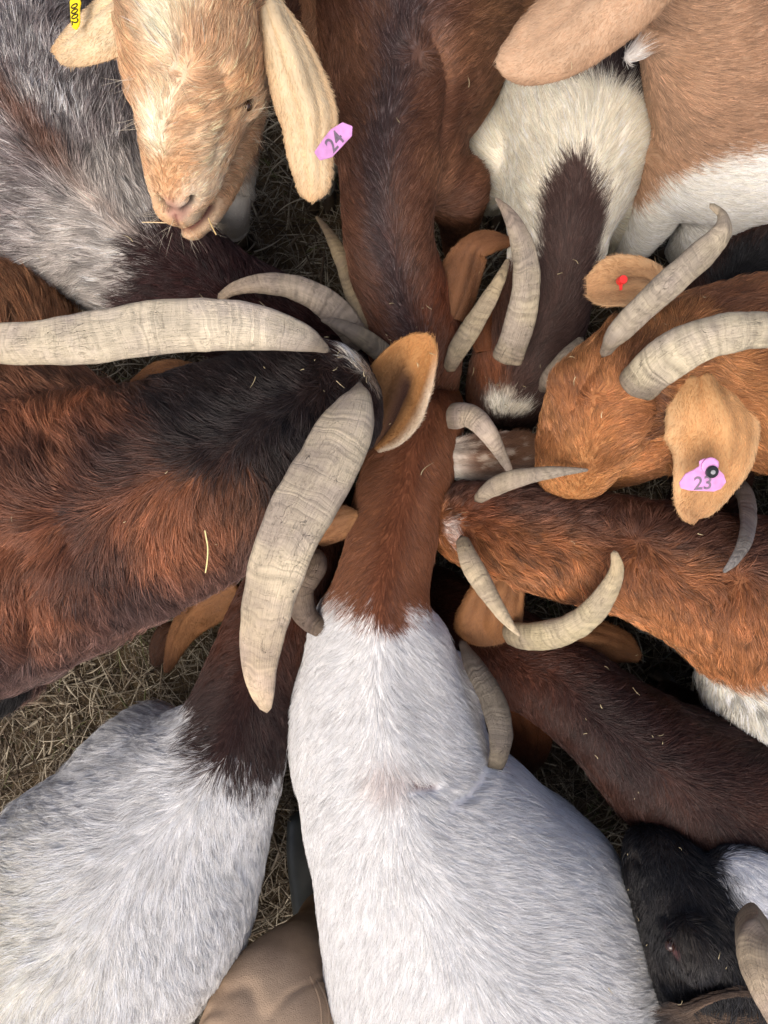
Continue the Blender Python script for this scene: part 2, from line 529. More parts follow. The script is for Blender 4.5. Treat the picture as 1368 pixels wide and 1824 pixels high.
def goat(label, st, colour, head=None, extra=(), legs=(), autolegs=(1, 3), creases=(), fur=None, lie=0.30, part=0.75,
         voxel=0.008, bare=None, density=1.0, rough=0.28, ridge=0.0, rad=0.00036, e=2.2, smooth_it=12, swirl=(), spots=(), clump=(0.10, 0.65, 0.12), skin=0.75, sleek=1.0):
    root = link(bpy.data.objects.new('goat', None))
    root.empty_display_size = 0.1
    tag(root, label, 'goat', GROUP)
    c, w, h, u = stations(st)
    pieces = [tube(c, w, h, 30, e, ridge=ridge if ridge else None)]
    sc, sw, sh, su = c, w, h, u
    if head:
        c2, w2, h2, u2 = stations(head)
        pieces.append(tube(c2, w2, h2, 26, 2.15))
        sc = np.vstack([c, c2]); sw = np.concatenate([w, w2]); sh = np.concatenate([h, h2])
        su = np.concatenate([u, u2 + len(st) - 1 + 0.5])
    for ex in extra:
        pieces.append(ex)
    # legs down to the ground
    foot = []
    T, S, U = frames(c)
    for si in autolegs:
        k = int(np.argmin(np.abs(u - si)))
        for s in (-1, 1):
            top = c[k] + S[k] * s * w[k] * 0.55
            f = top.copy(); f[2] = 0.055
            f = f + S[k] * s * 0.01
            legs = list(legs) + [[(*top, 0.062), (*(top * 0.6 + f * 0.4), 0.04), (*(top * 0.3 + f * 0.7), 0.026), (*f, 0.021)]]
            foot.append((f, math.atan2(T[k][1], T[k][0]) - math.pi / 2))
            legs[-1] = ('m', legs[-1])
    for lg in legs:
        if lg[0] == 'm':
            rows = lg[1]
        else:
            rows = [[*P(a, b, z), r] for a, b, z, r in lg]
            f = np.array(rows[-1][:3])
            foot.append((f, 0.0 if len(rows) < 2 else math.atan2(T[-1][1], T[-1][0]) - math.pi / 2))
        r, _ = catmull(rows, 22)
        pieces.append(tube(r[:, :3], r[:, 3], r[:, 3], 14))
    me = remesh(pieces, voxel, smooth_it)
    me.name = 'body'
    v, vn = get_vn(me)

    def ctx(Pt):
        wz = np.array([1.0, 1.0, 0.775])
        B_ = (sc * wz).astype(np.float32)
        k = np.empty(len(Pt), np.int64)
        for q in range(0, len(Pt), 60000):
            A_ = (Pt[q:q + 60000] * wz).astype(np.float32)
            k[q:q + 60000] = np.argmin((B_ ** 2).sum(1)[None, :] - 2.0 * (A_ @ B_.T), axis=1)
        TT, SS, UU = ctx.fr
        rel = Pt - sc[k]
        step = 1.0 / 7
        along = np.einsum('ij,ij->i', rel, TT[k])
        seg = np.linalg.norm(np.gradient(sc, axis=0), axis=1)[k]
        s = su[k] + np.clip(along / (seg + 1e-9), -1.2, 1.2) * step
        lat = np.einsum('ij,ij->i', rel, SS[k]) / sw[k]
        up = np.einsum('ij,ij->i', rel, UU[k]) / sh[k]
        return dict(P=Pt, k=k, s=s, lat=lat, up=up, T=TT[k], S=SS[k], U=UU[k])
    f1 = frames(c)
    if head:
        f2 = frames(c2)
        ctx.fr = tuple(np.vstack([a, b]) for a, b in zip(f1, f2))
    else:
        ctx.fr = f1

    bvh = BVHTree.FromPolygons([tuple(q) for q in v], [tuple(p_.vertices) for p_ in me.polygons])
    def on(px, py, zg=0.7):
        o_ = Vector((0, 0, CAM_H)); tgt = Vector(P(px, py, 0.2))
        hit = bvh.ray_cast(o_, (tgt - o_).normalized())[0]
        return np.array(hit[:]) if hit is not None else P(px, py, zg)
    SURF[root.name] = on
    sp_c = [(on(a, b_), r_, sf, np.asarray(c_), am) for a, b_, r_, sf, c_, am in spots]
    def colour2(x, colour=colour):
        c_ = colour(x)
        Pt = x['P']
        if sp_c:
            nz_ = fbm(Pt, 60, 91, 2) - 0.5
        for ctr, r_, sf, cl, am in sp_c:
            d_ = np.linalg.norm(Pt - ctr, axis=1) + nz_ * r_ * 0.6
            c_ = mix(c_, cl, (1 - smooth(r_ * (1 - sf), r_ * (1 + sf), d_)) * am)
        return c_
    # creases: push the surface in along a line
    stain = np.zeros(len(v)); stain_c = np.zeros((len(v), 3))
    for poly, rr, depth, cc in creases:
        pl = [on(*q) for q in poly]
        d = seg_dist(v, pl)
        g_ = np.exp(-(d / rr) ** 2)
        v = v - vn * (depth * g_)[:, None]
        if cc is not None:
            stain_c = np.where((g_ > stain)[:, None], np.array(cc), stain_c)
            stain = np.maximum(stain, g_)
    # slow unevenness of muscle and bone under the coat
    v = v + vn * ((fbm(v, 9, 5, 2) - 0.5) * 0.010)[:, None]
    me.vertices.foreach_set('co', v.ravel())
    me.update()
    me.polygons.foreach_set('use_smooth', [True] * len(me.polygons))
    cx = ctx(v)
    cc = colour2(cx)
    cc = cc * (1 - stain[:, None]) + stain_c * stain[:, None]
    set_col(me, cc * skin)
    me.materials.append(M_HIDE)
    body = link(bpy.data.objects.new('body', me), root)
    # coat
    sp = surface_samples(me, DENS * density)
    if sp is not None:
        p, nn, tr, (u0, u1, u2), far = sp
        stn = (u0[:, 0] * stain[tr[:, 0]] + u1[:, 0] * stain[tr[:, 1]] + u2[:, 0] * stain[tr[:, 2]])
        keep = stn < 0.5
        if bare is not None:
            for bp_, br in bare:
                keep &= np.linalg.norm(p - on(*bp_), axis=1) > br * (0.85 + 0.3 * RNG.random(len(p)))
        p, nn, far = p[keep], nn[keep], far[keep]
        cx = ctx(p)
        q = p + RNG.normal(0, 0.006, p.shape)
        cq = dict(cx); cq['P'] = q; cq['s'] = cx['s'] + RNG.normal(0, 0.05, len(p))
        hc = colour2(cq)
        Lf = np.interp(cx['s'], [a for a, _ in fur], [b for _, b in fur])
        down = smooth(0.55, 1.6, -cx['up'])
        latd = np.tanh(cx['lat'] * 2.6)
        d = -cx['T'] * (1 - 0.6 * down)[:, None] + cx['S'] * (latd * part)[:, None] * (1 - down)[:, None] + np.array([0, 0, -1.0]) * (0.25 + 1.4 * down)[:, None]
        for (sx_, sy_, sz_), rr, ang in swirl:
            dd = np.linalg.norm(p - P(sx_, sy_, sz_), axis=1)
            wgt = np.exp(-(dd / rr) ** 2)
            out = norm(p - P(sx_, sy_, sz_))
            d = d * (1 - wgt)[:, None] + out * (wgt * 1.2)[:, None]
        d = norm(d - nn * np.einsum('ij,ij->i', d, nn)[:, None])
        sd_ = np.cross(nn, d)
        a1 = (fbm(p, 14, 21, 2) - 0.5) * 2.2 * rough * 2
        a2 = (vnoise(p, 60, 31) - 0.5) * 2.2 * rough * 0.9 * sleek
        a3 = (vnoise(p, 190, 37) - 0.5) * 2.0 * rough * 0.6 * sleek
        a4 = RNG.normal(0, rough * 0.3, len(p))
        a = a1 + a2 + a3 + a4
        d = d * np.cos(a)[:, None] + sd_ * np.sin(a)[:, None]
        tuft = 0.5 + (vnoise(p, 95, 55) - 0.5) * sleek
        Lh = Lf * RNG.uniform(0.6, 1.25, len(p)) * (0.8 + 0.4 * tuft)
        lf = lie * (0.6 + 0.6 * tuft) * RNG.uniform(0.8, 1.35, len(p))
        val = np.clip(RNG.normal(1.0, 0.13, len(p)), 0.5, 1.6) * (0.88 + 0.24 * tuft)
        hc = np.clip(hc * val[:, None], 0, 0.9)
        # guard hairs: longer, some darker, some paler than the coat
        gh = RNG.random(len(p))
        pale = smooth(0.45, 0.65, hc.mean(axis=1))
        hc = np.where((gh < 0.09 - 0.05 * pale)[:, None], hc * (0.5 + 0.2 * pale)[:, None], hc)
        hc = np.where((gh > 0.90)[:, None], np.clip(hc * 1.35 + 0.02, 0, 0.9), hc)
        Lh = np.where((gh < 0.06) | (gh > 0.93), Lh * 1.3, Lh)
        strands('fur', p - nn * 0.0006, d, nn, Lh, hc, lf, rad * RNG.uniform(0.6, 1.3, len(p)) / far ** 0.6, body, clump=clump)
    for f, rz in foot:
        hf = link(bpy.data.objects.new('hoof', HOOF), root)
        hf.location = (f[0], f[1], 0.001); hf.rotation_euler = (0, 0, rz)
    return root

# ------------------------------------------------------------------ horns and ears
HORN_GREY = rgb(200, 182, 158)
HORN_PALE = rgb(232, 214, 182)
HORN_DARK = rgb(150, 134, 112)

def horn(parent, pts, flat=0.72, col=HORN_GREY, tipcol=None, twist=0.0, roll=0.0, ridges=1.0, keel=0.10, rings=0.36, slim=0.90):
    """pts: (px, py, z, half width px) from base to tip"""
    rows = [[*P(a, b, z), wp * mpp(z) * slim] for a, b, z, wp in pts]
    n = 72
    r, u = catmull(rows, n)
    c, w = r[:, :3], np.maximum(r[:, 3], 0.0012)
    T, S, U = frames(c)
    seg = np.r_[0, np.cumsum(np.linalg.norm(np.diff(c, axis=0), axis=1))]
    K = 26
    th = np.linspace(0, 2 * np.pi, K, endpoint=False)
    V = []
    seedp = RNG.uniform(0, 50)
    for i in range(n):
        a = roll + twist * seg[i]
        s_, u_ = S[i] * math.cos(a) + U[i] * math.sin(a), -S[i] * math.sin(a) + U[i] * math.cos(a)
        x = np.cos(th)
        y = np.sin(th) * (1 - 0.35 * np.clip(np.cos(th), 0, 1))
        kl = 1 + keel * np.exp(-((th - np.pi * 0.08) / 0.45) ** 2) + keel * np.exp(-((th - np.pi * 2.08) / 0.45) ** 2)
        ringw = 1 + ridges * (0.010 * math.sin(seg[i] * 420 + 2.5 * math.sin(seg[i] * 90 + seedp)) + 0.026 * math.sin(seg[i] * 110 + 1.5 * math.sin(seg[i] * 41) + seedp)) * min(1.0, (n - 1 - i) / 12)
        ph = np.stack([np.cos(th) * 2 + seedp, np.sin(th) * 2, np.full(K, seg[i] * 35)], 1)
        ringw = ringw * (1 + 0.05 * (vnoise(ph, 1.0, 3) - 0.5))
        rr = w[i] * kl * ringw
        V.append(c[i] + (x * rr)[:, None] * s_ + (y * rr * flat)[:, None] * u_)
    V.append(c[-1:] + T[-1] * w[-1] * 0.9)
    V.insert(0, c[:1] - T[0] * 0.01)
    V = np.vstack(V)
    F = []
    for j in range(K):
        F.append((0, 1 + (j + 1) % K, 1 + j))
    for i in range(n - 1):
        for j in range(K):
            a, b = 1 + i * K + j, 1 + i * K + (j + 1) % K
            F.append((a, b, b + K, a + K))
    e = 1 + (n - 1) * K
    for j in range(K):
        F.append((e + j, e + (j + 1) % K, e + K))
    o = mesh_obj('horn', V, F, M_HORN, parent)
    me = o.data
    # growth coordinate and angle
    vt = np.r_[0, np.repeat(seg, K), seg[-1]] + seedp
    va = np.r_[0, np.tile(th / (2 * np.pi), n), 0]
    # mirrored angle avoids a seam
    va = np.abs(va - 0.5) * 0.45
    uvl = me.uv_layers.new(name='uv')
    li = np.empty(len(me.loops), np.int32); me.loops.foreach_get('vertex_index', li)
    uvl.data.foreach_set('uv', np.stack([vt[li], va[li]], 1).astype(np.float32).ravel())
    tt = np.r_[0, np.repeat(np.linspace(0, 1, n), K), 1]
    tipcol = col if tipcol is None else tipcol
    cc = col * (1 - smooth(0.45, 1.0, tt))[:, None] + tipcol * smooth(0.45, 1.0, tt)[:, None]
    cc = mix(cc, rgb(110, 94, 76), (1 - smooth(0.02, 0.16, tt)) * 0.55)      # grimy root
    set_col(me, cc, alpha=rings)
    return o

def ear(parent, pts, colour, cup=0.35, roll=0.0, thick=0.0045, furlen=0.005, density=1.5, dens_in=1.0, curl=0.0, wave=0.16, fold=0.06):
    """pts: (px, py, z, half width px) base to tip.  colour(t, u, side) side=+1 upper face"""
    rows = [[*P(a, b, z), wp * mpp(z)] for a, b, z, wp in pts]
    n, m = 40, 31
    r, uu = catmull(rows, n)
    c, w = r[:, :3], np.maximum(r[:, 3], 0.002)
    T, S, U = frames(c)
    us = np.linspace(-1, 1, m)
    tt = np.linspace(0, 1, n)
    grid = np.zeros((n, m, 3)); nor = np.zeros((n, m, 3))
    for i in range(n):
        a = roll(tt[i]) if callable(roll) else roll
        s_, u_ = S[i] * math.cos(a) + U[i] * math.sin(a), -S[i] * math.sin(a) + U[i] * math.cos(a)
        cu = cup(tt[i]) if callable(cup) else cup
        off = -cu * w[i] * us ** 2 + curl * w[i] * us ** 3
        off = off + w[i] * wave * 0.5 * np.sin(us * 3.0 + tt[i] * 7.0) + w[i] * fold * (np.cos(us * 7.5 + 0.8) + 0.6 * np.cos(us * 13 + tt[i] * 2)) * (1 - smooth(0.35, 0.95, tt[i]))
        grid[i] = c[i] + (us * w[i])[:, None] * s_ + off[:, None] * u_
    gt = np.gradient(grid, axis=0); gu = np.gradient(grid, axis=1)
    nor = norm(np.cross(gu, gt))
    th = thick * (1 - 0.75 * np.abs(us) ** 3)[None, :, None] * np.interp(tt, [0, 0.5, 1], [1.5, 1.0, 0.8])[:, None, None]
    top, bot = grid + nor * th, grid - nor * th
    V = np.vstack([top.reshape(-1, 3), bot.reshape(-1, 3)])
    F = []
    o_ = n * m
    for i in range(n - 1):
        for j in range(m - 1):
            a = i * m + j
            F.append((a, a + 1, a + 1 + m, a + m))
            F.append((o_ + a, o_ + a + m, o_ + a + 1 + m, o_ + a + 1))
        a = i * m
        F.append((a, a + m, o_ + a + m, o_ + a))
        a = i * m + m - 1
        F.append((a, o_ + a, o_ + a + m, a + m))
    for j in range(m - 1):
        a = (n - 1) * m + j
        F.append((a, a + 1, o_ + a + 1, o_ + a))
        F.append((j, o_ + j, o_ + j + 1, j + 1))
    o = mesh_obj('ear', V, F, M_EAR, parent)
    TT = np.repeat(tt, m); UUv = np.tile(us, n)
    ta = np.r_[TT, TT]; ua = np.r_[UUv, UUv]; sa = np.r_[np.ones(o_), -np.ones(o_)]
    set_col(o.data, colour(ta, ua, sa, V) * 0.95)
    # short coat
    ar = np.linalg.norm(np.cross(gu, gt), axis=2) * 1.0
    tot = ar.sum()
    for side, dn in ((1, 1.0), (-1, dens_in)):
        k = int(tot * DENS * density * dn)
        if k < 2: continue
        pr = (ar[:-1, :-1]).ravel(); pr = pr / pr.sum()
        ix = RNG.choice(len(pr), k, p=pr)
        i, j = ix // (m - 1), ix % (m - 1)
        fi, fj = RNG.random(k)[:, None], RNG.random(k)[:, None]
        def bil(A):
            return (A[i, j] * (1 - fi) * (1 - fj) + A[i + 1, j] * fi * (1 - fj) + A[i, j + 1] * (1 - fi) * fj + A[i + 1, j + 1] * fi * fj)
        surf = top if side > 0 else bot
        p = bil(surf); nn = norm(bil(nor)) * side
        tdir = norm(bil(gt)); udir = norm(bil(gu))
        tval = (i + fi[:, 0]) / (n - 1); uval = us[j] * (1 - fj[:, 0]) + us[j + 1] * fj[:, 0]
        a = (vnoise(p, 60, 3) - 0.5) * 0.9 + RNG.normal(0, 0.18, k) + uval * 0.45
        d = norm(tdir * np.cos(a)[:, None] + udir * np.sin(a)[:, None])
        col = colour(tval, uval, np.full(k, side), p)
        col = np.clip(col * np.clip(RNG.normal(1, 0.14, k), 0.6, 1.5)[:, None], 0, 0.9)
        strands('fur', p, d, nn, furlen * RNG.uniform(0.6, 1.3, k), col, np.full(k, 0.16), 0.00022 * RNG.uniform(0.7, 1.3, k), o, pts=4)
    return o

def mix(a, b, t):
    t = np.asarray(t)[:, None]
    return np.asarray(a) * (1 - t) + np.asarray(b) * t

def const(c, n):
    return np.tile(np.asarray(c, float), (n, 1))

def near(Pt, px, py, z, r, soft=0.35):
    d = np.linalg.norm(Pt - P(px, py, z), axis=1)
    d = d + (fbm(Pt, 45, 91, 2) - 0.5) * r * 0.5
    return 1 - smooth(r * (1 - soft), r * (1 + soft), d)

def ear_col(base, edge=None, inner=None, tip=None, mott=0.0):
    def f(t, u, s, Pt):
        c = const(base, len(t))
        c = c * (1 + 0.22 * (fbm(Pt, 26, 77, 3) - 0.5))[:, None]
        if tip is not None:
            c = mix(c, np.asarray(tip), smooth(0.5, 1.0, t))
        if edge is not None:
            c = mix(c, np.asarray(edge), smooth(0.55, 1.0, np.abs(u)))
        if mott:
            c = c * (1 + mott * (fbm(Pt, 40, 17, 3) - 0.5))[:, None]
        if inner is not None:
            c = np.where((s < 0)[:, None], np.asarray(inner), c)
        return c
    return f

# ================================================================== ground
g = mesh_obj('ground', [(-40, -40, 0), (40, -40, 0), (40, 40, 0), (-40, 40, 0)], [(0, 1, 2, 3)], M_GROUND, None, False)
g['kind'] = 'structure'

def dry_grass():
    k = 75000
    p = np.stack([RNG.uniform(-1.35, 1.35, k), RNG.uniform(-1.7, 1.7, k), RNG.uniform(0.0, 0.02, k)], 1)
    a = RNG.uniform(0, 6.283, k) + (fbm(p, 7, 3, 2) - 0.5) * 3
    el_ = np.abs(RNG.normal(0.10, 0.25, k))
    d = np.stack([np.cos(a) * np.cos(el_), np.sin(a) * np.cos(el_), np.sin(el_)], 1)
    n = norm(np.cross(np.cross(d, np.array([0, 0, 1.0])), d))
    L = RNG.gamma(3.0, 0.016, k) + 0.012
    pal = np.array([rgb(148, 136, 116), rgb(172, 160, 138), rgb(116, 102, 84), rgb(84, 70, 56), rgb(104, 106, 68), rgb(198, 186, 162)])
    pr = np.array([0.27, 0.20, 0.24, 0.18, 0.02, 0.09])
    ix = RNG.choice(6, k, p=pr)
    patch = fbm(p, 5, 8, 2)
    ix = np.where((patch > 0.62) & (RNG.random(k) < 0.30), 4, ix)
    c = pal[ix] * RNG.uniform(0.5, 1.05, (k, 1))
    o = strands('dry_grass', p, d, n, L, c, RNG.uniform(-0.15, 0.4, k), RNG.gamma(2.2, 0.00045, k) + 0.0004, None, pts=5, mat=M_STRAW, wig=0.22)
    tag(o, 'flattened dry straw-coloured grass covering the ground between the goats', 'dry grass', kind='stuff')

def mat_straw():
    m, nt, b, L = new_mat('straw')
    at = N(nt, 'ShaderNodeAttribute', attribute_name='col')
    L(at.outputs['Color'], b.inputs['Base Color'])
    b.inputs['Roughness'].default_value = 0.65
    b.inputs['Specular IOR Level'].default_value = 0.25
    return m
M_STRAW = mat_straw()
dry_grass()

# ================================================================== colours
WHITE = rgb(242, 240, 237)
CREAM = rgb(236, 220, 188)
TAN = rgb(205, 160, 112)
REDBROWN = rgb(148, 96, 64)
MAROON = rgb(72, 34, 28)
DARKM = rgb(52, 26, 24)
ORANGE = rgb(166, 102, 52)
BROWN = rgb(112, 64, 38)
DKBROWN = rgb(62, 40, 32)
BLACK = rgb(24, 22, 24)
GREYHAIR = rgb(150, 138, 132)

def mott(c, Pt, scale=20, amt=0.5, seed=2):
    return c * (1 + amt * (fbm(Pt, scale, seed, 3) - 0.5))[:, None]

# ---------------------------------------------------------------- white goat, red-brown neck (centre, front)
def col_white_front(x):
    Pt, s = x['P'], x['s'] + (fbm(x['P'], 28, 4, 3) - 0.5) * 0.7 + RNG.normal(0, 0.06, len(x['P']))
    c = mott(const(WHITE, len(Pt)), Pt, 10, 0.10)
    neck = const(REDBROWN, len(Pt))
    neck = mott(neck, Pt, 26, 0.5)
    neck = mix(neck, rgb(112, 62, 42), np.exp(-(x['lat'] / 0.35) ** 2) * 0.6)
    # brown reaches further back on the middle line
    lim = 7.66 - 0.30 * np.exp(-((x['lat'] - 0.2) / 0.25) ** 2)
    c = mix(c, neck, smooth(lim - 0.06, lim + 0.06, s))
    sk = near(Pt, 690, 1385, 0.70, 0.030, 0.6) * 0.35
    c = mix(c, rgb(165, 130, 118), sk)
    r = RNG.random(len(Pt))
    return mix(c, rgb(150, 142, 142), (r > 0.93) * 0.55 * (x['s'] < 7))
kg = goat('white goat with a red-brown neck, its back filling the bottom centre',
    [(1000, 2330, .68, 220, .20), (970, 2080, .73, 290, .21), (900, 1840, .75, 292, .21), (846, 1660, .75, 290, .205), (770, 1510, .735, 226, .19),
     (712, 1395, .715, 182, .17), (687, 1270, .69, 160, .14), (673, 1120, .665, 118, .105), (680, 1045, .65, 84, .085), (702, 940, .62, 82, .082),
     (726, 840, .585, 82, .08), (748, 770, .54, 72, .075)],
    col_white_front,
    head=[(752, 765, .535, 70, .075), (762, 735, .44, 62, .07), (752, 750, .30, 50, .06), (748, 765, .20, 34, .045)],
    extra=[ellipsoid(P(772, 1310, .52), (0.075, 0.15, 0.13), R(-10)), ellipsoid(P(575, 1310, .52), (0.06, 0.15, 0.12), R(6))],
    creases=[([(866, 1350, .62), (852, 1385, .66), (830, 1412, .69), (800, 1428, .70)], 0.008, 0.009, None),
             ([(735, 1398, .715), (770, 1400, .71)], 0.008, 0.008, rgb(120, 90, 88))],
    autolegs=(1.2, 5.6), fur=[(0, .027), (6.5, .025), (7.2, .022), (9, .016), (12, .012)], part=1.2, lie=0.20, ridge=0.014, rough=0.20, density=1.35, rad=0.00023, skin=0.95, clump=(0.2, 0.45, 0.05), sleek=0.3,
    swirl=[])
horn(kg, [(806, 740, .56, 26), (840, 742, .60, 24), (868, 768, .62, 19), (893, 810, .61, 12), (912, 845, .60, 5)], 0.7, HORN_GREY, HORN_GREY * 0.95)
def kear(t, u, s, Pt):
    n = fbm(Pt, 90, 23, 3)
    c = mix(const(rgb(206, 188, 170), len(t)), rgb(140, 106, 84), smooth(0.42, 0.62, n + 0.25 * t))
    c = mix(c, rgb(236, 228, 216), smooth(0.3, 0.0, t) * 0.8 + smooth(0.3, 0.9, u) * 0.5 * (1 - t))
    return mix(c, rgb(150, 112, 82), smooth(0.55, 1.0, t) * 0.7)
ear(kg, [(800, 815, .52, 34), (845, 815, .53, 42), (900, 812, .53, 44), (945, 800, .52, 36), (975, 790, .51, 16)],
    kear, cup=0.45, furlen=0.009, fold=0.08, wave=0.3)
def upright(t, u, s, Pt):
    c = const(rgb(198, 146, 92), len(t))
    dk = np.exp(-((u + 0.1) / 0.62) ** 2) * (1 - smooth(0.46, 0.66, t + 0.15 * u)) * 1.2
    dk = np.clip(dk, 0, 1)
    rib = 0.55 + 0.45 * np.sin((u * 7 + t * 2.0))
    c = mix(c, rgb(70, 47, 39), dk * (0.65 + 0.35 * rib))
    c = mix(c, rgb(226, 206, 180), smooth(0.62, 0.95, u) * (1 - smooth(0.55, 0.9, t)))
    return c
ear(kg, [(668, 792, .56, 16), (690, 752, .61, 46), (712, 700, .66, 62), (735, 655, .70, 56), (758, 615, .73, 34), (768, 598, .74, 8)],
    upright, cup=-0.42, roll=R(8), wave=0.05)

# ---------------------------------------------------------------- white goat, dark maroon neck (lower left)
def col_white_left(x):
    Pt = x['P']; s = x['s'] + (fbm(Pt, 30, 14, 3) - 0.5) * 0.6 + RNG.normal(0, 0.06, len(Pt))
    c = mott(const(WHITE, len(Pt)), Pt, 9, 0.12, 6)
    c = mix(c, rgb(238, 230, 206), near(Pt, 60, 1640, .6, 0.14, 0.8) * 0.7)  # cream left flank: warm sunlight painted into the white
    neck = mott(const(rgb(62, 40, 35), len(Pt)), Pt, 22, 0.6)
    neck = mix(neck, rgb(108, 64, 44), smooth(5.4, 6.6, x['s']) * 0.7)
    r = RNG.random(len(Pt))
    c = mix(c, rgb(150, 142, 142), (r > 0.92) * 0.55)
    lim = 4.88 + 0.45 * smooth(-0.3, -1.0, x['lat'])
    return mix(c, neck, smooth(lim - 0.08, lim + 0.08, s))
mg = goat('white goat with a dark maroon neck at the lower left',
    [(10, 2180, .64, 190, .18), (50, 2000, .68, 250, .19), (140, 1690, .71, 240, .19), (240, 1555, .71, 236, .185), (330, 1430, .70, 172, .16),
     (415, 1310, .67, 108, .11), (452, 1200, .63, 84, .088), (492, 1090, .58, 78, .08), (535, 1000, .53, 66, .075), (556, 950, .48, 60, .07)],
    col_white_left, head=[(556, 950, .48, 60, .07), (590, 915, .36, 50, .06), (615, 905, .22, 36, .05)],
    extra=[ellipsoid(P(205, 1400, .50), (0.085, 0.16, 0.13), R(-38))],
    autolegs=(1.2,), legs=[[(170, 1400, .45, .06), (150, 1400, .28, .036), (135, 1400, .14, .026), (140, 1395, .055, .022)],
                           [(410, 1480, .45, .06), (430, 1440, .28, .036), (450, 1400, .14, .026), (455, 1390, .055, .022)]],
    fur=[(0, .032), (4, .029), (4.6, .026), (6, .018), (10, .012)], part=1.0, lie=0.22, ridge=0.014, rough=0.26, density=1.35, rad=0.00028, skin=0.8, clump=(0.06, 0.65, 0.10))
horn(mg, [(560, 985, .58, 16), (560, 1010, .60, 25), (535, 1050, .61, 26), (545, 1095, .61, 24), (578, 1122, .62, 16), (604, 1126, .63, 8)], 0.8, rgb(126, 108, 88), rgb(88, 74, 62))
ear(mg, [(420, 1040, .50, 30), (375, 1065, .47, 40), (335, 1100, .43, 34), (312, 1140, .39, 24), (300, 1180, .35, 12), (296, 1196, .34, 4)],
    ear_col(rgb(132, 92, 60), tip=rgb(106, 70, 48), mott=0.5), cup=0.55, roll=R(-18), wave=0.35)
folded = ear(mg, [(318, 1120, .36, 10), (300, 1135, .34, 26), (284, 1160, .32, 22), (276, 1185, .31, 8)], ear_col(rgb(70, 44, 30)), cup=0.3)
folded.name = 'ear_tip'
ear(mg, [(560, 955, .56, 24), (590, 935, .58, 32), (618, 922, .59, 22), (637, 916, .59, 6)], ear_col(rgb(160, 116, 80), tip=rgb(180, 132, 88), mott=0.4), cup=0.5)

# ---------------------------------------------------------------- big brown buck (left), huge horns
def col_buck(x):
    Pt = x['P']; s = x['s']
    n1 = fbm(Pt, 9, 3, 3); n2 = fbm(Pt, 30, 7, 2)
    c = const(rgb(134, 86, 63), len(Pt))
    c = mix(c, rgb(180, 118, 80), smooth(0.46, 0.68, n1) * 0.8)
    c = mix(c, rgb(66, 48, 44), smooth(0.52, 0.34, n1) * 0.9)
    c = mix(c, rgb(124, 98, 90), smooth(0.5, 0.95, x['lat']) * 0.75)          # greyer lower side of the neck
    blk = smooth(4.7, 5.9, s + (n2 - 0.5) * 1.2 - 0.5 * x['lat'])
    c = mix(c, rgb(36, 30, 30), blk * 0.95)
    c = mix(c, rgb(72, 54, 48), np.exp(-((x['lat'] + 0.3) / 0.25) ** 2) * (1 - blk) * 0.55)
    c = mix(c, rgb(48, 32, 26), smooth(6.7, 7.2, s) * 0.6)
    c = mix(c, rgb(174, 124, 84), near(Pt, 10, 560, .62, 0.14, 0.5))
    c = mix(c, rgb(140, 98, 70), near(Pt, 130, 700, .66, 0.10, 0.5) * 0.8)
    c = mix(c, rgb(30, 26, 26), near(Pt, 20, 1245, .55, 0.055, 0.4))
    c = mix(c, rgb(226, 214, 190), near(Pt, -5, 1205, .60, 0.03, 0.4))
    return c * (1 + 0.5 * (n2 - 0.5))[:, None]
lg = goat('big shaggy dark-brown buck with two huge horns reaching in from the left',
    [(-420, 1010, .78, 300, .23), (-200, 1000, .80, 290, .22), (-40, 975, .82, 262, .2), (110, 935, .835, 232, .17), (240, 895, .845, 204, .14),
     (350, 850, .85, 186, .12), (450, 795, .845, 164, .11), (535, 742, .83, 136, .10), (588, 714, .80, 106, .082)],
    col_buck, head=[(582, 716, .80, 98, .08), (585, 712, .71, 78, .064), (594, 726, .57, 62, .06), (610, 745, .43, 50, .055), (630, 765, .3, 36, .045)],
    extra=[ellipsoid(P(-10, 610, .56), (0.13, 0.12, 0.14)), ellipsoid(P(110, 745, .60), (0.13, 0.075, 0.13), R(-15)), ellipsoid(P(-40, 1180, .50), (0.10, 0.09, 0.16))],
    creases=[([(80, 790), (100, 860), (110, 930)], 0.022, 0.012, None), ([(-20, 965), (60, 972), (120, 955)], 0.016, 0.009, None),
             ([(45, 1020), (48, 1100), (45, 1170)], 0.014, 0.012, None)], smooth_it=18,
    autolegs=(0.3, 2.0), fur=[(0, .042), (4, .038), (5.5, .030), (7.5, .022), (9, .012)], part=2.6, lie=0.36, rough=0.36, rad=0.00034, clump=(0.05, 0.7, 0.2), density=1.15,
    spots=[(590, 618, .030, .5, rgb(84, 54, 42), .8), (618, 622, .012, .5, rgb(236, 228, 214), 1), (632, 640, .016, .5, rgb(236, 228, 214), 1), (646, 656, .015, .5, rgb(222, 208, 188), 1), (660, 670, .014, .5, rgb(204, 180, 152), .9), (652, 698, .020, .5, rgb(84, 56, 44), .8)])
horn(lg, [(580, 622, .82, 8), (540, 604, .845, 24), (470, 588, .87, 38), (380, 582, .89, 45), (280, 587, .90, 46), (170, 604, .90, 45), (60, 614, .895, 38), (-40, 612, .88, 33), (-150, 590, .86, 24), (-240, 560, .84, 8)],
     0.55, rgb(214, 199, 172), rgb(214, 196, 160), roll=R(12), keel=0.18, rings=0.24, ridges=0.6, slim=0.94)
